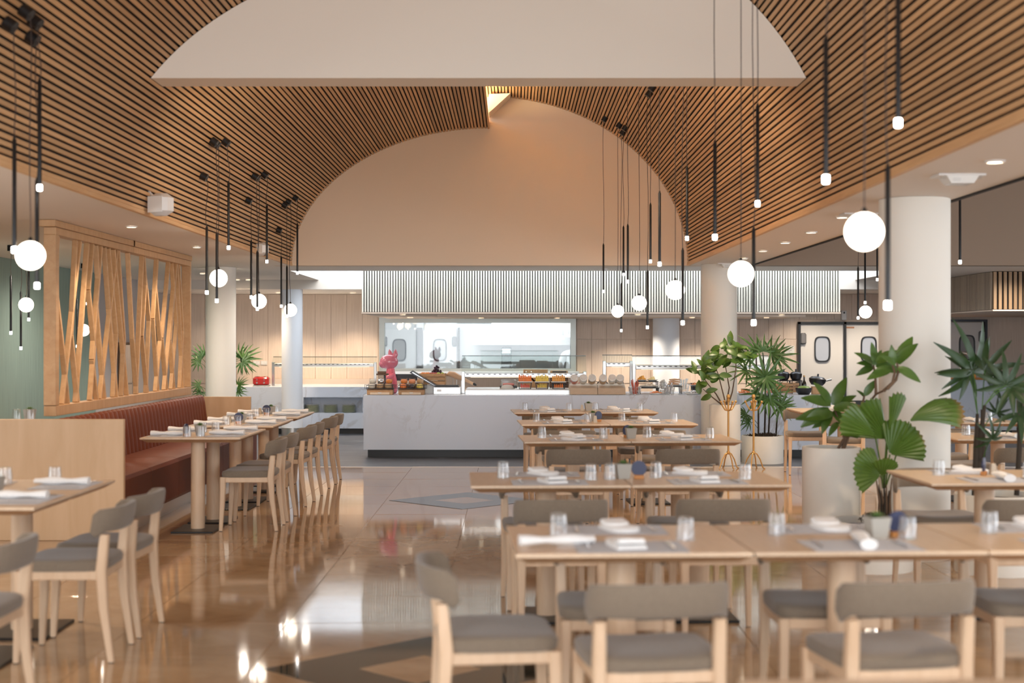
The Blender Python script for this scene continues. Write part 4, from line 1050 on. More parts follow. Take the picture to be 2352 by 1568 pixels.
for k in range(6):
    a = PI * k / 6; m.tube([(.085 * math.cos(a) * math.cos(u), .085 * math.sin(a) * math.cos(u), .091 + .085 * math.sin(u)) for u in (2 * PI * i / 20 for i in range(21))], .003, 5)
m.build('wire_rings', M_dark, t, 50); MB().tube([(-.12, 0, .17), (.0, 0, .13)], .004, 5).build('wire_handle', M_dark, t)
# ---- baskets, platters and dishes at the right part of the buffet
def basket(px, D, r, h, lab, mt=M_glass):
    t = thing('wire_basket', lab, 'basket', on(px, D)); m = MB()
    for k in range(18):
        a = 2 * PI * k / 18; m.tube([(r * .75 * math.cos(a), r * .75 * math.sin(a), .002), (r * math.cos(a), r * math.sin(a), h)], .0025, 5)
    for z, f in ((.003, .75), (h * .5, .875), (h, 1)): m.tube([(r * f * math.cos(u), r * f * math.sin(u), z) for u in (2 * PI * i / 20 for i in range(21))], .003, 5)
    m.build('wire_cage', M_steel, t, 50); MB().lathe([(r * .72, .004), (r * .72, .008)], 16).build('basket_floor', M_steel, t); return t
basket(1458, 18.75, .085, .10, 'wire basket of reddish bread sticks on the buffet'); basket(1537, 18.75, .075, .10, 'wire basket of small utensils on the buffet'); basket(1570, 19.4, .08, .12, 'wire basket of white spoons, rear of the buffet')
def sticks(px, D, z, n, mt, name, lab, cat, L_=.15, sp=.05, r=.004, rt=1.0):
    for k in range(n):
        a = 2 * PI * k / n; b_ = sp * .8; q_ = R.uniform(.8, 1); l = L_ * R.uniform(.75, 1.05)
        m = MB(); m.tube([(b_ * math.cos(a), b_ * math.sin(a), 0.0), (sp * 1.3 * math.cos(a) * q_, sp * 1.3 * math.sin(a) * q_, l * .6), (sp * 1.9 * math.cos(a) * q_, sp * 1.9 * math.sin(a) * q_, l)], [r, r, r * rt], 6)
        tag(m.build(name, mt, None, 50, (X(px, D), D, z)), lab, cat, lab)
sticks(1458, 18.75, CT + .0095, 9, M_pinkf, 'bread_stick', 'reddish bread stick in the front wire basket', 'bread', .19, .030, .006)
sticks(1537, 18.75, CT + .0085, 10, M_foil, 'serving_spoon', 'metal serving spoon in the middle wire basket', 'spoon', .14, .03, .004, 2.4)
sticks(1570, 19.4, CT + .05, 8, M_porc, 'white_spoon', 'white spoon in the rear wire basket', 'spoon', .15, .032, .004, 2.6)
def platter(px, D, z, rx, ry, lab, name='serving_platter', mt=M_porc):
    m = MB(); rg = lambda k, h: [(rx * k * math.cos(u), ry * k * math.sin(u), h) for u in (2 * PI * i / 26 for i in range(26))]
    m.rings([rg(.65, 0), rg(.7, .004), rg(1, .017), rg(1, .021), rg(.68, .009)]); return tag(m.build(name, mt, None, 50, on(px, D, z)), lab, 'platter')
def heap(px, D, z, n, mt, name, lab, cat, rx=.09, ry=.06, s=.018, h=.03, shape='ball'):
    for k in range(n):
        a = 2.4 * k; b_ = math.sqrt((k + .3) / n); dx, dy = rx * .8 * b_ * math.cos(a), ry * .8 * b_ * math.sin(a); zz = h * (1 - b_)
        m = MB(); 
        if shape == 'ball': m.ball((0, 0, s * .62), (s * 1.25, s, s * .7), 10, 6)
        elif shape == 'curl': m.tube([(s * math.cos(u) * 1.1, s * math.sin(u) * 1.1, s * .3 + .004) for u in (i * .75 for i in range(6))], [s * .55, s * .6, s * .5, s * .4, s * .3, s * .12], 7)
        else: m.rings([[(-s, -s * .8, 0), (s, -s * .8, 0), (s, s * .8, 0), (-s, s * .8, 0)], [(-s * .9, -s * .2, s * 1.3), (s * .7, -s * .2, s * 1.1), (s * .7, s * .4, s * 1.1), (-s * .9, s * .4, s * 1.3)]])
        o = m.build(name, mt, None, 60, (X(px, D) + dx, D + dy, z + zz + .0)); o.rotation_euler = (0, 0, R.uniform(0, 6)); tag(o, lab, cat, lab)
def riser(px, D, w, h, lab):
    t = thing('black_riser', lab, 'stand', on(px, D)); MB().cbox((0, 0, h - .006), (w, .2, .01), .002).build('riser_top', M_dark, t, 0); m = MB()
    for a in (-1, 1):
        for b_ in (-1, 1): MB().tube([(a * w * .45, b_ * .09, 0), (a * w * .45, b_ * .09, h - .01)], .006, 6).build('riser_leg', M_dark, t)
    return t
riser(1418, 19.35, .16, .15, 'small black riser holding the yellow cheese, left of the bread sticks')
platter(1418, 19.35, CT + .15, .085, .085, 'white plate of yellow cheese wedges on the small riser'); heap(1418, 19.35, CT + .16, 5, M_cheese, 'cheese_wedge', 'yellow cheese wedge on the small riser', 'cheese', .05, .05, .026, .04, 'wedge')
riser(1486, 19.4, .30, .16, 'wide black riser behind the white morsels')
platter(1474, 19.4, CT + .16, .075, .085, 'white plate of orange cheese on the wide riser'); heap(1474, 19.4, CT + .17, 6, M_melon, 'cheese_cube', 'orange cheese piece on the wide riser', 'cheese', .05, .05, .022, .05, 'wedge')
platter(1499, 19.4, CT + .16, .072, .085, 'white plate of pale cheese on the wide riser'); heap(1499, 19.4, CT + .17, 5, M_cheese, 'cheese_slice', 'pale cheese slice on the wide riser', 'cheese', .05, .05, .024, .03, 'wedge')
riser(1490, 19.08, .27, .085, 'low black riser under the platter of white morsels')
platter(1490, 19.08, CT + .085, .14, .09, 'oval platter of white morsels on the low riser'); heap(1490, 19.08, CT + .095, 18, M_cream, 'white_morsel', 'white morsel on the oval platter', 'food', .12, .07, .016, .03)
platter(1507, 18.72, CT, .10, .07, 'oval platter of shrimps at the front edge of the buffet'); heap(1507, 18.72, CT + .010, 10, M_shrimp, 'shrimp', 'shrimp on the oval platter at the front edge', 'shrimp', .08, .055, .017, .03, 'curl')
t = thing('garlic_jar', 'tall glass jar of white garlic bulbs', 'jar', on(1522, 19.0))
MB().cbox((0, 0, .025), (.08, .08, .05), .01).build('jar_base', M_porc, t, 0); MB().lathe([(.04, .051), (.055, .06), (.058, .15), (.05, .16)], 18).build('jar_wall', M_glass, t)
m = MB()
for k in range(22): a = 2.4 * k; m.ball((.034 * math.cos(a) * ((k % 5) / 5) ** .5, .034 * math.sin(a) * ((k % 5) / 5) ** .5, .075 + .005 * k), (.016, .016, .014), 8, 6)
o = m.build('garlic_bulbs', M_porc, t, 60); o['kind'] = 'stuff'
riser(1547, 19.15, .22, .10, 'black riser under the platter of snack rolls')
platter(1547, 19.15, CT + .10, .12, .08, 'platter of long snack rolls on a black riser')
for k in range(9):
    m = MB(); m.tube([(-.07, 0, 0), (.0, 0, .006), (.07, 0, 0)], [.010, .013, .010], 8); o = m.build('snack_roll', M_ham, None, 60, (X(1547, 19.15) + .008 * (k // 3), 19.11 + .034 * (k % 3), CT + .128 + .028 * (k // 3))); o.rotation_euler = (0, 0, .06 * (k // 3 - 1)); tag(o, 'long snack roll heaped on the riser platter', 'food', 'snack rolls on the riser')
o = MB().lathe([(.05, 0), (.07, .06), (.09, .13), (.086, .131), (.05, .02)], 18).build('black_bucket', M_dark, None, 50, on(1600, 19.5)); tag(o, 'black bucket behind the glass guard right of the spoons', 'bucket')
riser(1602, 19.1, .16, .10, 'black riser under the platter of orange seafood'); platter(1602, 19.1, CT + .10, .12, .08, 'platter of orange seafood beside the round column'); heap(1602, 19.1, CT + .11, 11, M_shrimp, 'seafood_piece', 'orange seafood piece beside the round column', 'seafood', .1, .06, .018, .03, 'curl')
platter(1592, 18.72, CT, .12, .07, 'wooden-rimmed dish of foil parcels at the front edge', 'serving_dish'); heap(1592, 18.72, CT + .010, 9, M_foil, 'foil_parcel', 'small foil parcel in the dish beside the column', 'parcel', .09, .05, .02, .03)
# right of the column
platter(1710, 18.75, CT, .10, .08, 'platter of orange shrimps right of the round column'); heap(1710, 18.75, CT + .01, 16, M_shrimp, 'shrimp', 'orange shrimp right of the round column', 'shrimp', .09, .07, .018, .06, 'curl')
platter(1738, 19.1, CT, .09, .08, 'platter of pale seafood behind the palm'); heap(1738, 19.1, CT + .01, 12, M_cream, 'seafood_piece', 'pale seafood piece behind the palm', 'seafood', .08, .07, .018, .09)
platter(1772, 18.8, CT, .11, .08, 'platter of pink ham right of the palm stem'); heap(1772, 18.8, CT + .01, 14, C('pink_ham', (.78, .34, .26), .5), 'ham_slice', 'pink ham slice on the platter near the palm', 'ham', .1, .07, .019, .05)
for k, (px, D, z) in enumerate(((1797, 19.05, 0), (1812, 19.36, 0))):
    t = thing('wooden_serving_crate', ['front', 'rear'][k] + ' orange-brown wooden crate at the right part of the buffet', 'crate', on(px, D)); 
    for zz in (.03, .075, .12):
        for y in (-.1, .1): MB().cbox((0, y, zz), (.24, .012, .036), .002).build('crate_slat', M_crate, t, 0)
    for s in (-1, 1): MB().cbox((s * .115, 0, .075), (.012, .21, .14), .002).build('crate_end', M_dark, t, 0)
def pan(px, D, r, tilt, lab, handle=True, z=CT, fill=None, lid=True):
    t = thing('cast_pan', lab, 'pan', on(px, D, z)); M = Matrix.Translation((0, 0, .002 + r * math.sin(abs(tilt)))) @ Matrix.Rotation(tilt, 4, 'Y')
    MB().lathe([(r * .65, .0), (r * .92, .04), (r, .085), (r * .96, .086), (r * .6, .015)], 24, M=M).build('pan_bowl', M_dsteel, t, 50)
    if lid: MB().lathe([(r * .94, .088), (r * .7, .11), (r * .2, .118), (.012, .12), (.012, .15), (.002, .152)], 24, M=M).build('pan_lid', M_dsteel, t, 50)
    if fill: MB().lathe([(r * .9, .06), (r * .6, .105), (r * .1, .115)], 20, M=M).build('pan_food', fill, t, 60)
    if handle: MB().tube([M @ Vector((r * .95, 0, .07)), M @ Vector((r * 1.6, 0, .10))], .012, 8).build('pan_handle', M_steel, t)
    return t
for k, px in enumerate((1800, 1828)):
    t = thing('pan_trestle', ['left', 'right'][k] + ' black trestle under a foil-wrapped pan', 'stand', on(px, 19.63)); MB().cbox((0, 0, .16), (.15, .16, .012), .002).build('trestle_top', M_dark, t, 0)
    for a in (-1, 1):
        for b_ in (-1, 1): MB().tube([(a * .065, b_ * .07, 0), (a * .065, b_ * .07, .155)], .006, 6).build('trestle_leg', M_dark, t)
    t = pan(px, 19.63, .085, .0, ['left', 'right'][k] + ' lidded black pan wrapped with foil on a trestle', False, CT + .166)
pan(1846, 18.78, .11, 0, 'black bowl of shredded yellow-green salad, front right of the buffet', False, CT, M_salad, False)
t = thing('pan_pedestal', 'wooden pedestal under the tilted black pan', 'stand', on(1874, 18.95)); MB().cbox((0, 0, .05), (.11, .11, .10), .004).build('pedestal_block', M_crate, t, 0)
pan(1876, 18.95, .115, .13, 'tilted black pan with lid and pale handle at the right end of the buffet', True, CT + .101)
t = thing('oil_bottle', 'dark glass oil bottle standing behind the salad bowl', 'bottle', on(1847, 19.3)); M_bot = mat('dark_bottle', (.02, .015, .008), .1, coat=.5)
MB().lathe([(.028, 0), (.03, .004), (.03, .12), (.026, .145), (.011, .175), (.011, .22)], 18).build('bottle_body', M_bot, t); MB().lathe([(.012, .22), (.012, .24)], 12).build('bottle_cap', M_gold, t)
# ---- things on the left back counter
t = thing('toaster', 'red four-slice toaster on the left back counter', 'toaster', (X(601, 23.7), 23.7, .7705)); w = px2(37, 23.7)
MB().cbox((0, 0, .085), (w, .2, .15), .03).build('toaster_body', M_red, t); MB().cbox((0, 0, .010), (w * .96, .19, .02), .004).build('toaster_base', M_steel, t, 0)
for s in (-1, 1):
    MB().tube([(s * w * .22, -.1, .06), (s * w * .22, -.125, .06)], .014, 12).build('toaster_knob', M_steel, t); MB().cbox((s * w * .22, -.105, .11), (.012, .012, .03), .002).build('toaster_lever', M_steel, t, 0)
    MB().cbox((s * w * .22, 0, .1605), (.045, .15, .002), .0005).build('toast_slot', M_dark, t, 0)
for k, px in enumerate((590, 607)):
    o = MB().cbox((0, 0, 0), (px2(15, 25), .012, px2(9, 25)), .002).build('wall_socket', M_plate_white, None, 0, (X(px, 25), 24.98, Z(833, 25))); tag(o, ['left', 'right'][k] + ' white double socket on the beige wall above the toaster', 'socket')
    for s in (-1, 1): MB().cbox((s * .03, -.008, 0), (.03, .004, .03), .001).build('socket_face', M_porc, o, 0)
# ================================================================= PENDANT LAMPS
def vz(x, D):
    if -2.86 < x <= VX: return VZ + 1.78 * math.sqrt(max(0, 1 - ((x - VX) / 2.55) ** 2))
    if VX < x < 2.28: return VZ + 2.19 * math.sqrt(max(0, 1 - ((x - VX) / 2.59) ** 2))
    return 2.5 if x < 3.06 else 4.5
def pendant(kind, px, ytop, ytip, D, label, group):
    x = X(px, D); zt = Z(ytip, D); zc = vz(x, D)
    t = thing('rod_pendant' if kind == 'rod' else 'globe_pendant', label, 'lamp', (x, D, zt), 0, group)
    h = zc - zt; onv = -2.86 < x < 2.28
    # canopy, square to the surface it hangs from
    if onv:
        side = 'l' if x <= VX else 'r'; a, b_ = SH[side][1], SH[side][2]; nrm = Vector(((x - VX) / a ** 2, 0, (zc - VZ) / b_ ** 2)).normalized()
    else: nrm = Vector((0, 0, 1))
    if onv: ox_ = .06 * nrm.x; h = vz(x + ox_, D) - zt
    else: ox_ = 0
    Mq = Matrix.Translation((ox_, 0, h)) @ nrm.to_track_quat('Z', 'Y').to_matrix().to_4x4()
    MB().lathe([(.036, -.062), (.036, -.004)], 18, M=Mq).build('canopy', M_blackmetal, t)
    c0 = Mq @ Vector((0, 0, -.06))
    rt = .03 + .565 if kind == 'rod' else .155
    zr = rt if kind == 'glb' else rt
    sw = R.uniform(-.012, .012)
    pts = [c0] + [Vector((c0.x * (1 - u) + sw * math.sin(u * 5.5 + px), 0.0 + .008 * math.sin(u * 7 + px), c0.z + (zr + .012 - c0.z) * u)) for u in (.15, .35, .55, .75, .92)] + [Vector((0, 0, zr))]
    MB().tube(pts, .0028, 6).build('cord', M_cordb, t)
    if kind == 'rod':
        MB().lathe([(.006, .612), (.007, .60), (.0112, .594), (.0112, .034), (.0112, .030)], 14).build('rod', M_blackmetal, t)
        MB().lathe([(.009, .036), (.0138, .030), (.0138, .004), (.011, .0)], 14).build('light_tip', M_tipl, t)
    else:
        MB().lathe([(.012, .151), (.014, .160), (.006, .175)], 12).build('socket_cap', M_blackmetal, t)
        MB().ball((0, 0, .077), .077, 28, 16).build('globe', M_globe, t, 80)
M_cordb = mat('brown_black_cord', (.05, .032, .026), .6)
pos = {'l': 'left of the aisle', 'r': 'over the right tables'}
CL = [('nearest left', 7.6, [('rod', 91, 0, 438), ('rod', 33, 0, 581), ('rod', 85, 0, 663), ('glb', 70, 0, 620)]),
      ('second left', 12.5, [('rod', 475, 0, 676), ('rod', 498, 0, 695), ('rod', 525, 0, 573), ('glb', 502, 0, 659)]),
      ('third left', 14.65, [('rod', 577, 0, 686), ('rod', 591, 0, 713), ('rod', 613, 0, 604), ('glb', 595, 0, 709)]),
      ('farthest left', 16.85, [('rod', 646, 0, 706), ('rod', 659, 0, 729), ('rod', 683, 0, 630), ('glb', 667, 0, 727)]),
      ('farthest right', 17.55, [('rod', 1386, 0, 672), ('rod', 1432, 0, 633), ('rod', 1427, 0, 762), ('glb', 1419, 0, 729)]),
      ('fourth right', 14.6, [('rod', 1442, 0, 650), ('rod', 1494, 0, 604), ('rod', 1487, 0, 755), ('glb', 1468, 0, 713)]),
      ('third right', 11.45, [('rod', 1515, 0, 611), ('rod', 1568, 0, 746), ('rod', 1578, 0, 552), ('glb', 1551, 0, 688)]),
      ('second right', 8.6, [('rod', 1642, 0, 551), ('rod', 1740, 0, 474), ('rod', 1731, 0, 747), ('glb', 1702, 0, 658)]),
      ('nearest right', 5.75, [('rod', 1897, 0, 421), ('rod', 2063, 0, 292), ('rod', 2039, 0, 710), ('glb', 1985, 0, 576)])]
def hl(lst):
    rods = sorted([p for p in lst if p[0] == 'rod'], key=lambda p: p[3]); return {id(p): w for p, w in zip(rods, ('highest-hung', 'middle-height', 'lowest-hung'))}
for cn, D, ps in CL:
    w = hl(ps)
    for p in ps:
        lab = f'{w[id(p)]} slim black rod pendant of the {cn} cluster' if p[0] == 'rod' else f'glowing white globe pendant of the {cn} cluster'
        pendant(p[0], p[1], p[2], p[3], D + [.13, -.13, .22, -.04][ps.index(p)], lab, 'slim rod pendants with glowing tips' if p[0] == 'rod' else 'glowing globe pendants')
GB = 'slim rod pendants in the background bays'
pendant('rod', 2205, 0, 606, 12.8, 'slim black rod pendant alone right of the near column', GB)
pendant('rod', 1971, 0, 733, 16.5, 'left slim rod pendant in the bay behind the near globe', GB); pendant('rod', 1987, 0, 698, 16.7, 'middle slim rod pendant in the bay behind the near globe', GB)
pendant('rod', 2015, 0, 645, 16.9, 'right slim rod pendant in the bay, beside the near column', GB); pendant('glb', 1988, 0, 731, 17.0, 'small glowing globe in the bay between near globe and column', 'glowing globe pendants')
for px, y, D, lb in ((25, 768, 14.6, 'leftmost'), (48, 803, 14.9, 'lowest'), (66, 737, 15.1, 'rightmost')): pendant('rod', px, 0, y, D, f'{lb} slim rod pendant before the green wall', GB)
pendant('glb', 60, 0, 717, 14.8, 'glowing globe before the green wall at the left edge', 'glowing globe pendants')
pendant('glb', 192, 0, 772, 18.0, 'glowing globe seen through the lattice screen', 'glowing globe pendants')
pendant('rod', 177, 0, 798, 17.8, 'left slim rod pendant seen through the lattice screen', GB); pendant('rod', 200, 0, 700, 18.3, 'right slim rod pendant seen through the lattice screen', GB)

# ================================================================= PLANTS
LEAF = {}
def leaf_me(key, mt, w, bend, tipcol=None, n=6, fold=.25, tip=0):
    if key not in LEAF:
        m = MB(); leaf_strip(m, 1.0, w, bend, None, n, fold, tip); LEAF[key] = m.mesh('leaf', mt, 80)
    return LEAF[key]
def planter(name, lab, px, D, r, h, taper=.0, group=None):
    t = thing('planter', lab, 'planter', (X(px, D), D, 0), 0, group)
    MB().lathe([(r - taper, 0.0), (r - taper * .9, .012), (r, h - .008), (r - .004, h), (r - .022, h), (r - .026, h - .05)], 44, caps=True).build('pot_wall', M_pot, t, 40)
    MB().lathe([(r - .026, h - .045), (r * .5, h - .035), (.01, h - .028)], 24).build('soil', M_soil, t); return t
def moss(parent_t, r, h, n=40, hh=.03):
    m = MB()
    for k in range(n):
        a = R.uniform(0, 6.28); q = r * R.random() ** .5; c = (q * math.cos(a), q * math.sin(a), h)
        for j in range(5):
            b_ = R.uniform(0, 6.28); l = R.uniform(.02, .06); m.tube([c, (c[0] + l * math.cos(b_) * .6, c[1] + l * math.sin(b_) * .6, c[2] + hh * R.random()), (c[0] + l * math.cos(b_), c[1] + l * math.sin(b_), c[2] + .6 * hh * R.random())], .0035, 3)
    o = m.build('moss', M_soil, parent_t, 0); o['kind'] = 'stuff'
def rel(px, py, D, base): return Vector((X(px, D), D, Z(py, D))) - Vector(base)
def plant(lab, base, group=None): return thing('potted_plant', lab, 'plant', base, 0, group)
def put_leaf(t, me, p, d, nrm, L_, name='leaf'):
    return put(name, me, t, M=basis(p, d, nrm, L_))
def rdir(a, tow=0.0): return Vector((math.cos(a), -tow, math.sin(a)))
# 1. ficus in the tall far planter
planter('p', 'tall white cylinder planter before the far round column', 1665, 17.5, .19, .737)
b0 = (X(1665, 17.5), 17.5, .711); t = plant('bushy small-leaved ficus in the tall far planter', b0)
def br(pts, r0, r1, mt, name='branch', D=17.5, base=None, n=7):
    q = [rel(p[0], p[1], D + (p[2] if len(p) > 2 else 0), base) for p in pts]
    for v in q: v.z = max(v.z, .014)
    return MB().tube(q, [r0 + (r1 - r0) * i / (len(q) - 1) for i in range(len(q))], n).build(name, mt, t, 60)
stems = [[(1660, 935), (1645, 905, .02), (1625, 880, -.05), (1612, 862, -.1)], [(1668, 935), (1660, 900), (1650, 860, .05), (1640, 835, .1)], [(1672, 935), (1682, 900, -.05), (1690, 850, -.1), (1691, 800, -.1)],
         [(1668, 935), (1675, 890), (1668, 850), (1662, 815)], [(1660, 935), (1640, 915, -.1), (1622, 900, -.12), (1615, 893, -.15)]]
for s in stems: br(s, .010, .004, M_bark, base=b0)
lm = leaf_me('ficus', M_leaf, .52, .25)
tips = [(1612, 858, 9, 24), (1640, 830, 9, 24), (1691, 803, 12, 26), (1662, 812, 11, 26), (1618, 893, 8, 22), (1635, 862, 7, 22), (1650, 850, 6, 22), (1625, 835, 7, 22), (1705, 815, 6, 22), (1678, 830, 5, 22)]
for (px, py, n, sp) in tips:
    for k in range(n):
        a = R.uniform(-.6, 3.7); q = rel(px + R.uniform(-sp, sp) * .7, py + R.uniform(-sp, sp) * .7, 17.36 + R.uniform(-.14, .08), b0)
        put_leaf(t, lm, q, rdir(a, R.uniform(-.5, .7)), (R.uniform(-.5, .5), -1, R.uniform(.2, .9)), R.uniform(.10, .16))
# 2. lady palm in the wide far planter, and its siblings
def frond_me(key, nl, spread, mt, w=.12, droop=.3):
    if key in LEAF: return LEAF[key]
    m = MB()
    for k in range(nl):
        a = -spread / 2 + spread * k / (nl - 1); l = 1 - .25 * abs(a) / (spread / 2) + RP.uniform(-.08, .05)
        d = Vector((math.sin(a), math.cos(a), .1)); nn = Vector((0, 0, 1))
        B = basis((0, 0, 0), d, nn); leaf_strip(m, l, w, droop * RP.uniform(.6, 1.5), B, 5, .35, 0)
    LEAF[key] = m.mesh('frond', mt, 80); return LEAF[key]
RP = random.Random(3)
FRD = [frond_me('d%d' % i, 6 + i, 3.3 + .4 * i, M_palmd, .17, .35) for i in range(3)]
FR = [frond_me('f%d' % i, 8 + i % 3, 3.4 + .3 * i, M_palm) for i in range(3)]
def lady_palm(lab, base, D, canes, fronds, cane_r=.011, scale=1.0, mt=M_cane):
    global t
    t = plant(lab, base)
    for c in canes: 
        q = [rel(p[0], p[1], D + (p[2] if len(p) > 2 else 0), base) for p in c]; q[0].z = .014; MB().tube(q, [cane_r] * (len(q) - 1) + [cane_r * .6], 8).build('cane', mt, t, 60)
    for (px, py, ang, rad, cx, cy, dd) in fronds:
        if D == 17.72 and px < 1732: dd += .16
        if D == 9.32 and px < 2240: dd += .18
        p = rel(px, py, D + dd, base); c = rel(cx, cy, D + dd * .3, base)
        mid = (p + c) / 2 + Vector((0, 0, .03)); MB().tube([c, mid, p], .0035, 5).build('petiole', M_palm, t)
        a = math.radians(ang); put('frond', (FRD if D == 9.32 else FR)[R.randrange(3)], t, M=basis(p, (math.cos(a), -.35 + R.uniform(-.3, .3), math.sin(a)), (R.uniform(-.3, .3), -1, .5), rad * D / F * scale))
planter('p', 'wide low white planter behind the right coat stand', 1751, 17.75, .26, .34)
b0 = (X(1751, 17.75), 17.75, .314); lady_palm('slender lady palm with fan fronds in the wide far planter', b0, 17.72,
    [[(1742, 1000), (1742, 930), (1738, 860), (1736, 800)], [(1756, 1002), (1758, 930), (1758, 870), (1752, 810)], [(1765, 1000), (1768, 940), (1764, 900)], [(1782, 1003), (1785, 960), (1790, 930)]],
    [(1757, 866, 90, 62, 1758, 900, -.25), (1757, 868, -60, 58, 1758, 900, -.27), (1757, 866, 200, 50, 1758, 900, -.22), (1752, 806, 95, 40, 1752, 850, -.05), (1738, 808, 130, 52, 1737, 850, 0), (1773, 812, 40, 50, 1755, 850, .05), (1785, 820, 5, 52, 1757, 860, .1), (1722, 822, 165, 42, 1738, 860, .05),
     (1715, 852, 190, 45, 1738, 880, 0), (1790, 932, 60, 45, 1785, 960, -.1), (1790, 934, -20, 45, 1785, 960, -.1), (1765, 915, -80, 50, 1758, 930, -.2), (1745, 905, 230, 55, 1742, 930, -.1), (1712, 950, 200, 36, 1742, 975, 0), (1720, 968, 160, 30, 1742, 985, 0), (1778, 905, 20, 40, 1768, 930, .1)])
moss(t, .165, 0.01, 60, .05)
# 3. lady palm behind the far-left column
planter('p', 'white planter behind the left columns, mostly hidden by the banquette', 500, 20.5, .2, .3)
b0 = (X(500, 20.5), 20.5, .274); lady_palm('lady palm spreading on both sides of the left column', b0, 20.5,
    [[(498, 960), (500, 900), (503, 850)], [(507, 960), (512, 890), (520, 840)], [(490, 960), (485, 910), (478, 860)]],
    [(462, 820, 150, 34, 480, 850, .0), (455, 830, 200, 30, 480, 855, -.1), (470, 815, 120, 30, 484, 850, .1), (560, 825, 15, 48, 520, 845, .0), (552, 822, 45, 40, 520, 845, .1), (556, 832, -30, 36, 520, 850, -.1), (548, 885, 20, 30, 512, 910, 0), (545, 900, -40, 28, 512, 910, 0), (458, 885, 190, 26, 485, 910, 0), (462, 900, 235, 26, 485, 915, 0)])
# 4. dark lady palm at the right edge
planter('p', 'white planter of the dark palm at the right edge', 2290, 9.32, .27, .51)
b0 = (X(2290, 9.32), 9.32, .484); lady_palm('dark lady palm with long fronds at the right edge before the bar', b0, 9.32,
    [[(2238, 1100), (2242, 1020), (2245, 950)], [(2258, 1100), (2258, 1010), (2256, 940)], [(2246, 1095), (2252, 1000), (2262, 930)], [(2335, 1090), (2342, 1020), (2340, 950)]],
    [(2235, 852, 105, 125, 2245, 950, .0), (2225, 855, 190, 80, 2245, 950, .0), (2262, 850, 35, 95, 2256, 940, .1), (2310, 885, 75, 85, 2262, 930, .0), (2322, 890, 0, 85, 2262, 930, .0), (2278, 1008, 95, 58, 2256, 1060, -.15), (2290, 948, 60, 40, 2256, 990, .1), (2340, 950, -40, 80, 2340, 990, .0)], .018)
# 5. schefflera-like plant in the tall near planter
planter('p', 'tall white cylinder planter left of the near column', 1909, 9.95, .2, .77)
b0 = (X(1935, 9.93), 9.93, .744); t = plant('branching plant with large oval leaves in the tall near planter', b0)
for s in ([(1936, 1050), (1940, 1010), (1930, 975), (1915, 935)], [(1938, 1030), (1950, 1000, .02), (1956, 985)], [(1925, 1040, .05), (1975, 950, .08), (2012, 905, .05), (2038, 893, 0)],
          [(2038, 893), (2058, 872, -.02), (2064, 850), (2060, 832)], [(2030, 897), (2050, 878), (2055, 855), (2050, 838)], [(2012, 905, .05), (2011, 870), (2006, 835)], [(1975, 950, .08), (1982, 925), (1986, 905)]):
    br([(p[0], p[1], -.62 * smoothstep(1985, 2040, p[0])) for p in s], .011, .006, M_bark, D=9.93, base=b0)
lm = leaf_me('big', M_leaf, .42, .3)
for (px, py, ang, L_, tow) in [(1906, 925, 120, 60, .2), (1915, 930, 70, 72, .1), (1908, 928, 160, 70, .3), (1905, 940, 205, 78, .3), (1915, 938, 10, 66, .3), (1912, 945, -40, 60, .5), (1908, 948, 235, 55, .6), (1920, 935, 40, 55, .2), (1912, 950, 180, 85, .2), (1900, 965, 200, 40, .3), (1930, 985, -20, 45, .4), (1925, 970, 225, 40, .4),
                               (2006, 835, 140, 50, .2), (2008, 832, 95, 46, .3), (2004, 838, 165, 38, .4), (2006, 838, 60, 40, .1), (2005, 842, 200, 45, .4), (2012, 838, -10, 62, .4), (2014, 832, 35, 60, .1), (2052, 838, 100, 44, .3), (2060, 832, 50, 62, .2), (2062, 835, 65, 72, .0), (2056, 838, 140, 42, .5), (2062, 845, -25, 58, .3), (2048, 845, 195, 62, .4), (1986, 908, 60, 46, .3), (1986, 912, 130, 26, .3)]:
    a = math.radians(ang); put_leaf(t, lm, rel(px, py, 9.9 + R.uniform(-.06, .06) - .62 * smoothstep(1985, 2040, px), b0), rdir(a, tow), (R.uniform(-.35, .35), -1, R.uniform(.3, .9)), L_ * 9.93 / F * .95)
# 6. fan palm in the low near planter
t0 = planter('p', 'low white planter of the fan palm before the near column', 2001, 9.45, .27, .32, .0)
b0 = (X(2025, 9.45), 9.45, .294); t = plant('fan palm with pleated round leaves in the low near planter', b0)
def fan_leaf(key, a0, a1, np_, notch=.0, curl=.2):
    m = MB(); vs = []; rings = []; nr = 5
    for j in range(nr + 1):
        rr = .04 + .96 * j / nr; row = []
        for i in range(2 * np_ + 1):
            a = math.radians(a0 + (a1 - a0) * i / (2 * np_)); l = rr * (1 - .05 * (i % 2) * (j == nr)) * (1 - .10 * abs(i / np_ - 1) ** 2)
            z = (.035 * rr if i % 2 else -.01 * rr) - curl * rr * rr
            row.append((l * math.sin(a), l * math.cos(a), z))
        rings.append(row)
    m.rings(rings, False, None, False); return m.mesh('leaf', M_fan, 20)
fans = [((2037, 1008), (2020, 930), fan_leaf('a', -72, 8, 12), 105, (0, -1, .25)), ((2040, 1006), (2064, 920), fan_leaf('b', -14, 14, 5, curl=.05), 112, (.4, -1, .1)), ((2044, 1043), (2085, 1000), fan_leaf('c', -62, 60, 14), 84, (.1, -1, .5)),
        ((2022, 1092), (1985, 1066), fan_leaf('d', -65, 70, 13), 74, (-.1, -1, .6)), ((2010, 1000), (1955, 955), fan_leaf('e', -34, 30, 8), 92, (-.2, -1, .5)), ((2088, 968), (2150, 925), fan_leaf('f', -38, 34, 9, curl=.45), 115, (-.5, -.55, .75)), ((2024, 1092), (2038, 1068), fan_leaf('g', -50, 60, 9), 48, (.3, -1, .3))]
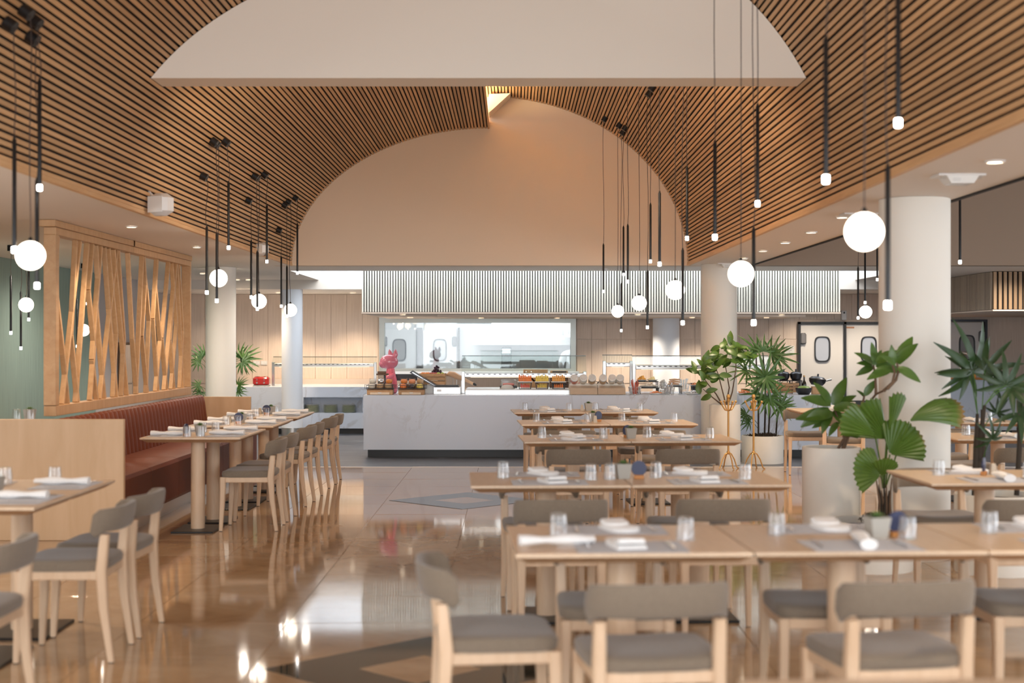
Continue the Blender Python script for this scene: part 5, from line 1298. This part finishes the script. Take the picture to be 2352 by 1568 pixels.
for k, (p, q, me, rad, nrm) in enumerate(fans):
    a = rel(*p, 9.42 - .03 * k, b0); d = rel(*q, 9.36 - .03 * k, b0) - a
    put('leaf', me, t, M=basis(a, d, nrm, rad * 9.4 / F)); 
    c = rel(2028 + 3 * (k % 3), 1120, 9.45, b0); MB().tube([c, (a + c) / 2 + Vector((0, 0, .02)), a], .005, 6).build('petiole', M_fan, t)
for k in range(7):
    c = rel(2018 + 4.5 * k, 1195, 9.45 + .02 * (k % 3), b0); c.z = .013; MB().tube([c, rel(2020 + 4 * k, 1150, 9.45, b0), rel(2012 + 6 * k, 1098 + 14 * (k % 3), 9.43, b0)], [.011, .009, .003], 6).build('leaf_sheath', M_cane if k % 2 else M_bark, t)
moss(t, .11, .006, 90, .07)
# ================================================================= COAT STANDS
for k, (px, rot) in enumerate(((1673, 0), (1731, 45))):
    D = 16.9; t = thing('coat_stand', ['left', 'right'][k] + ' gold coat stand before the far planters', 'coat stand', (X(px, D), D, 0), math.radians(rot), 'gold coat stands')
    MB().tube([(0, 0, .18), (0, 0, .80)], .012, 12).build('pole', M_gold, t); MB().lathe([(.014, .79), (.02, .80), (.02, .82), (.012, .83), (.022, .845), (.024, .862), (.016, .88), (.004, .884)], 16).build('finial', M_gold, t)
    MB().lathe([(.013, .17), (.021, .18), (.021, .20), (.013, .21)], 14).build('collar', M_gold, t)
    for j in range(4):
        a = j * PI / 2 + .35; c, s = math.cos(a), math.sin(a)
        MB().tube([(r * c, r * s, z) for r, z in ((.010, .19), (.04, .175), (.08, .11), (.112, .02), (.125, .0085), (.14, .0085))], .0075, 8).build('leg', M_gold, t)
        h = MB().tube([(r * c, r * s, z) for r, z in ((.008, .69), (.045, .70), (.08, .75), (.098, .79))], .008, 8).build('hook_arm', M_gold, t)
        MB().ball((.10 * c, .10 * s, .795), .015, 12, 8).build('hook_knob', M_gold, h)
# ================================================================= CEILING FITTINGS, NOTICES, BAR, COOK
def speaker(px, py, D, s, lab):
    x, z = X(px, D), Z(py, D); t = thing('wall_speaker', lab, 'speaker', (x, D, z), math.radians(-28))
    MB().cbox((0, 0, 0), (.17 * s, .12 * s, .15 * s), .035).build('speaker_cabinet', M_plate_white, t, 40); MB().cbox((0, -.0605 * s, 0), (.13 * s, .004, .11 * s), .015).build('speaker_grille', M_porc, t, 0)
    MB().tube([(-.06 * s, .02, .05), (-.13 * s, .04, .10), (-.17 * s, .05, .14)], .012, 8).build('bracket', M_plate_white, t)
speaker(370, 470, 11.1, 1.15, 'near white loudspeaker at the foot of the left vault'); speaker(600, 572, 16.0, 1.0, 'far white loudspeaker at the foot of the left vault')
def fixture(px, py, D, lab):
    t = thing('emergency_light', lab, 'emergency light', (X(px, D), D, 2.4995))
    MB().rings([[(-.14, -.09, 0), (.14, -.09, 0), (.14, .09, 0), (-.14, .09, 0)], [(-.14, -.09, -.012), (.14, -.09, -.012), (.14, .09, -.012), (-.14, .09, -.012)]]).build('mount_plate', M_plate_white, t, 0)
    MB().rings([[(-.09, -.085, -.012), (.10, -.085, -.012), (.10, .085, -.012), (-.09, .085, -.012)], [(-.06, -.07, -.055), (.075, -.07, -.055), (.075, .07, -.055), (-.06, .07, -.055)]]).build('light_body', M_porc, t, 0)
    m = MB()
    for i in range(5): m.box((-.03 + .0, -.0795 , -.022 - .005 * i), (.045, .003, .002))
    o = m.build('vent_slots', M_door, t, 0); o['kind'] = 'stuff'
    for s in (-1, 1): MB().cbox((s * .105, -.06, -.02), (.035, .03, .02), .006).build('lamp_head', M_glass, t, 0)
fixture(2200, 405, 8.5, 'white emergency light on the ceiling left of the top of the near column'); fixture(1975, 488, 11.05, 'white emergency light on the ceiling behind the nearest right globe'); fixture(1672, 603, 18.0, 'small white ceiling fitting beside the far round column')
for px, D, lb in ((1388, 19.2, 'left'), (1640, 19.3, 'right')):
    o = MB().lathe([(.05, 0), (.05, -.02), (.03, -.035), (.004, -.036)], 18).build('smoke_detector', M_plate_white, None, 50, (X(px, D), D, 2.4995)); tag(o, lb + ' round smoke detector under the beam above the slatted bulkhead', 'detector')
M_ink = mat('black_ink', (.03, .03, .03), .7)
def text(parent, s, size, loc, rx=PI / 2):
    cu = bpy.data.curves.new('printed_text', 'FONT'); cu.body = s; cu.size = size; cu.extrude = .0004; cu.materials.append(M_ink)
    tmp = bpy.data.objects.new('printed_text', cu); COL.objects.link(tmp); bpy.context.view_layer.update()
    me = bpy.data.meshes.new_from_object(tmp.evaluated_get(bpy.context.evaluated_depsgraph_get())); bpy.data.objects.remove(tmp)
    o = bpy.data.objects.new('printed_text', me); COL.objects.link(o); o.parent = parent; o.location = loc; o.rotation_euler = (rx, 0, 0); return o
o = MB().cbox((0, 0, 0), (px2(22, 25), .004, px2(22, 25)), .001).build('paper_notice', M_card, None, 0, (X(1814, 24.98), 24.984, Z(805, 25))); tag(o, 'white paper notice taped on the wall left of the steel doors', 'notice')
text(o, 'Solo personal', .026, (-.075, -.0026, .03)); text(o, 'autorizado', .026, (-.075, -.0026, .0)); text(o, 'en el area', .02, (-.075, -.0026, -.028))
o = MB().cbox((0, 0, 0), (.09, .05, .17), .008).build('wall_dispenser', M_plate_white, None, 0, (X(1938, 24.97), 24.962, Z(724, 25))); tag(o, 'white wall box above the steel doors', 'dispenser'); MB().cbox((0, -.027, .045), (.03, .004, .03), .001).build('box_window', M_dark, o, 0)
o = MB().cbox((0, 0, 0), (.14, .003, .03), .001).build('door_badge', C('copper_badge', (.45, .22, .12), .4), bpy.data.objects['door_2'], 0, (X(1954, 24.9), 24.934, Z(752, 25)))
# tall narrow mirror and dark panel on the left wall behind the screen
t = thing('leaning_mirror', 'tall narrow framed mirror on the grey wall behind the lattice screen', 'mirror', (-5.98, 22.0, .6)); MB().cbox((0, 0, .45), (.03, .75, .9), .006).build('mirror_frame', M_dwood, t, 0); MB().cbox((.016, 0, .45), (.004, .67, .82), .001).build('mirror_glass', mat('mirror', (.85, .85, .85), .03, 1), t, 0)
o = MB().cbox((0, 0, 0), (.03, .5, .55), .004).build('dark_screen', M_dark, None, 0, (-5.98, 24.0, 1.5)); tag(o, 'dark flat panel on the grey wall behind the lattice screen', 'panel')
# table behind the partition, its glasses and succulent show over the partition top
table(-3.9, 17.6, .80, .70, 0, 'wooden table beyond the banquette, hidden behind the partition', GL)
t = thing('low_sideboard', 'narrow beech ledge behind the partition at the left edge', 'shelf', (-4.61, 11.05, 0)); MB().cbox((0, 0, .44), (1.78, .26, .86), .004).build('ledge_body', M_panel, t, 0); MB().cbox((0, 0, .882), (1.80, .28, .024), .003).build('ledge_top', M_ash, t, 0)
for dx, lb in ((-.05, 'left'), (.055, 'right')): ware('farglass', (-3.80, 11.05, 0), dx, 0, 0, lb + ' upturned glass on the ledge behind the partition', G1, .8945)
ware('succ', (-3.775, 11.05, 0), 0, .085, 0, 'potted succulent on the ledge behind the partition', G6, .8945)
# bar counter at the right
t = thing('bar_counter', 'pale blue marble bar counter beyond the dark palm', 'counter', (7.5, 23.9, 0)); m_bar = marble('blue_marble', (.50, .56, .66), (.36, .40, .48))
MB().cbox((0, 0, .46), (1.75, .6, .84), .004).build('counter_front', m_bar, t, 0); MB().cbox((0, 0, .892), (1.8, .66, .024), .004).build('counter_top', M_signwood, t, 0); MB().cbox((0, .03, .02), (1.65, .5, .04), .002).build('toe_kick', M_dark, t, 0)
o = MB().tube([(0, 0, 0), (0, 0, .36), (0, 0, .40), (.03, -.02, .42), (.09, -.05, .41), (.1, -.06, .38)], .022, 12).build('beer_tap', M_steel, None, 60, (X(2207, 23.8), 23.8, .9045)); tag(o, 'tall curved steel tap on the bar counter', 'tap')
t = thing('orange_caddy', 'orange box with numeral holding bottles on the bar counter', 'caddy', (X(2230, 23.75), 23.75, .9045)); MB().cbox((0, 0, .08), (.14, .12, .16), .004).build('caddy_box', C('orange_card', (.75, .33, .06), .6), t, 0); text(t, '25', .07, (-.035, -.062, .055))
o = MB().lathe([(.028, 0), (.03, .12), (.012, .17), (.012, .22)], 14).build('syrup_bottle', M_glass, None, 60, (X(2231, 23.95), 23.95, .9045)); tag(o, 'clear bottle standing behind the orange caddy', 'bottle')
for k, px in enumerate((2272, 2281)):
    o = MB().lathe([(.03, 0), (.034, .03), (.026, .07), (.03, .10)], 14).build('bar_shaker', M_chrome, None, 60, (X(px, 23.8), 23.8, .9045)); tag(o, ['left', 'right'][k] + ' small steel shaker on the bar counter', 'shaker')
# kitchen: hood, grey equipment, worktop
t = thing('extractor_hood', 'steel extractor hood inside the kitchen', 'hood', (.4, 28.3, 0)); MB().bounds(X(1085, 28) - .4, 2.2, -.6, .6, Z(792, 28), Z(774, 28)).build('hood_skirt', M_steel, t, 0); MB().rings([[(-.9, -.6, Z(774, 28)), (1.8, -.6, Z(774, 28)), (1.8, .6, Z(774, 28)), (-.9, .6, Z(774, 28))], [(-.6, -.1, 2.41), (1.5, -.1, 2.41), (1.5, .6, 2.41), (-.6, .6, 2.41)]]).build('hood_cowl', M_kwhite, t, 0)
t = thing('kitchen_worktop', 'steel kitchen worktop behind the hatch', 'worktop', (-.3, 28.4, 0)); MB().cbox((0.6, 0, .88), (3.2, .8, .05), .004).build('worktop_slab', M_steel, t, 0); MB().cbox((0.6, .05, .43), (3.1, .7, .85), .004).build('worktop_body', M_steel, t, 0)
t = thing('coffee_machine', 'dark grey machine on the kitchen worktop', 'machine', (X(1163, 28.3), 28.3, .906)); MB().rings([[(-.13, -.12, 0), (.13, -.12, 0), (.13, .12, 0), (-.13, .12, 0)], [(-.12, -.12, .1), (.12, -.12, .1), (.12, .12, .1), (-.12, .12, .1)]]).build('machine_base', M_dsteel, t, 0); MB().cbox((0, .03, .30), (.2, .16, .40), .01).build('machine_tower', M_dsteel, t, 0); MB().cbox((0, -.06, .42), (.18, .06, .1), .006).build('machine_panel', M_steel, t, 0)
# cook
t = thing('person', 'cook in a white jacket bending over, partly hidden by the hatch frame', 'person', (1.17, 27.4, 0))
def skin_body(name, pts, edges, radii, mt, root=0):
    me = bpy.data.meshes.new(name); me.from_pydata(pts, edges, []); me.materials.append(mt); o = put(name, me, t)
    md = o.modifiers.new('skin', 'SKIN'); me.skin_vertices.new() if not me.skin_vertices else None
    for i, r in enumerate(radii): me.skin_vertices[0].data[i].radius = (r, r) if not isinstance(r, tuple) else r
    me.skin_vertices[0].data[root].use_root = True; md.use_smooth_shade = True
    s = o.modifiers.new('sub', 'SUBSURF'); s.levels = 2; s.render_levels = 2; return o
M_skin = mat('skin', (.55, .33, .23), .55); M_jacket = mat('white_jacket', (.82, .84, .88), .7); M_hair = mat('dark_hair', (.03, .025, .022), .7); M_trs = mat('dark_trousers', (.03, .032, .04), .8)
pts = [(0, 0, .80), (.0, .02, .98), (.01, .05, 1.16), (.02, .08, 1.29), (.03, .10, 1.36), (.04, .115, 1.44), (-.17, .08, 1.27), (-.23, .05, 1.06), (-.17, .17, .93), (-.15, .26, .93), (.20, .09, 1.27), (.26, .1, 1.05), (.2, .22, .93), (.18, .31, .93), (-.085, 0, .74), (-.10, .01, .42), (-.10, .0, .07), (-.10, .09, .03), (.085, 0, .74), (.10, .01, .42), (.10, 0, .07), (.10, .09, .03), (.045, .125, 1.50)]
ed = [(0, 1), (1, 2), (2, 3), (3, 4), (4, 5), (3, 6), (6, 7), (7, 8), (8, 9), (3, 10), (10, 11), (11, 12), (12, 13), (0, 14), (14, 15), (15, 16), (16, 17), (0, 18), (18, 19), (19, 20), (20, 21), (5, 22)]
ra = [(.13, .10), (.125, .09), (.14, .09), (.11, .075), .045, .075, .058, .046, .034, .028, .058, .046, .034, .028, .085, .055, .04, .035, .085, .055, .04, .035, .065]
skin_body('body', pts, ed, ra, M_skin)
skin_body('jacket', pts[:4] + [pts[6], pts[7], (-.185, .13, .97), pts[10], pts[11], (.215, .18, .97)], [(0, 1), (1, 2), (2, 3), (3, 4), (4, 5), (5, 6), (3, 7), (7, 8), (8, 9)], [(.16, .13), (.15, .115), (.16, .11), (.125, .09), .07, .06, .048, .07, .06, .048], M_jacket)
skin_body('trousers', [(0, 0, .80), (-.085, 0, .74), (-.10, .01, .42), (-.10, .0, .09), (.085, 0, .74), (.10, .01, .42), (.10, 0, .09)], [(0, 1), (1, 2), (2, 3), (0, 4), (4, 5), (5, 6)], [(.15, .12), .10, .07, .058, .10, .07, .058], M_trs)
MB().ball((.043, .11, 1.495), (.078, .085, .088), 18, 12).build('hair', M_hair, t, 80)
m = MB(); m.tube([(.045, .195, 1.49), (.045, .215, 1.465), (.045, .20, 1.455)], [.008, .014, .010], 8); m.build('nose', M_skin, t, 60)
for s in (-1, 1):
    MB().ball((.043 + s * .08, .115, 1.475), (.012, .02, .03), 10, 8).build('ear', M_skin, t, 60)
    MB().ball((.045 + s * .028, .185, 1.495), .011, 10, 8).build('eye', M_dark, t, 60)
    hx, hy, hz = (-.15, .26, .93) if s < 0 else (.18, .31, .93)
    for k in range(4): MB().tube([(hx - .024 + .016 * k, hy + .01, hz), (hx - .028 + .019 * k, hy + .055, hz - .004), (hx - .028 + .019 * k, hy + .085 - .008 * abs(k - 1.5), hz - .018)], [.009, .008, .006], 7).build('finger', M_skin, t, 60)
    MB().tube([(hx + s * -.024, hy - .005, hz), (hx + s * -.045, hy + .025, hz - .004), (hx + s * -.05, hy + .05, hz - .010)], [.011, .009, .007], 7).build('thumb', M_skin, t, 60)
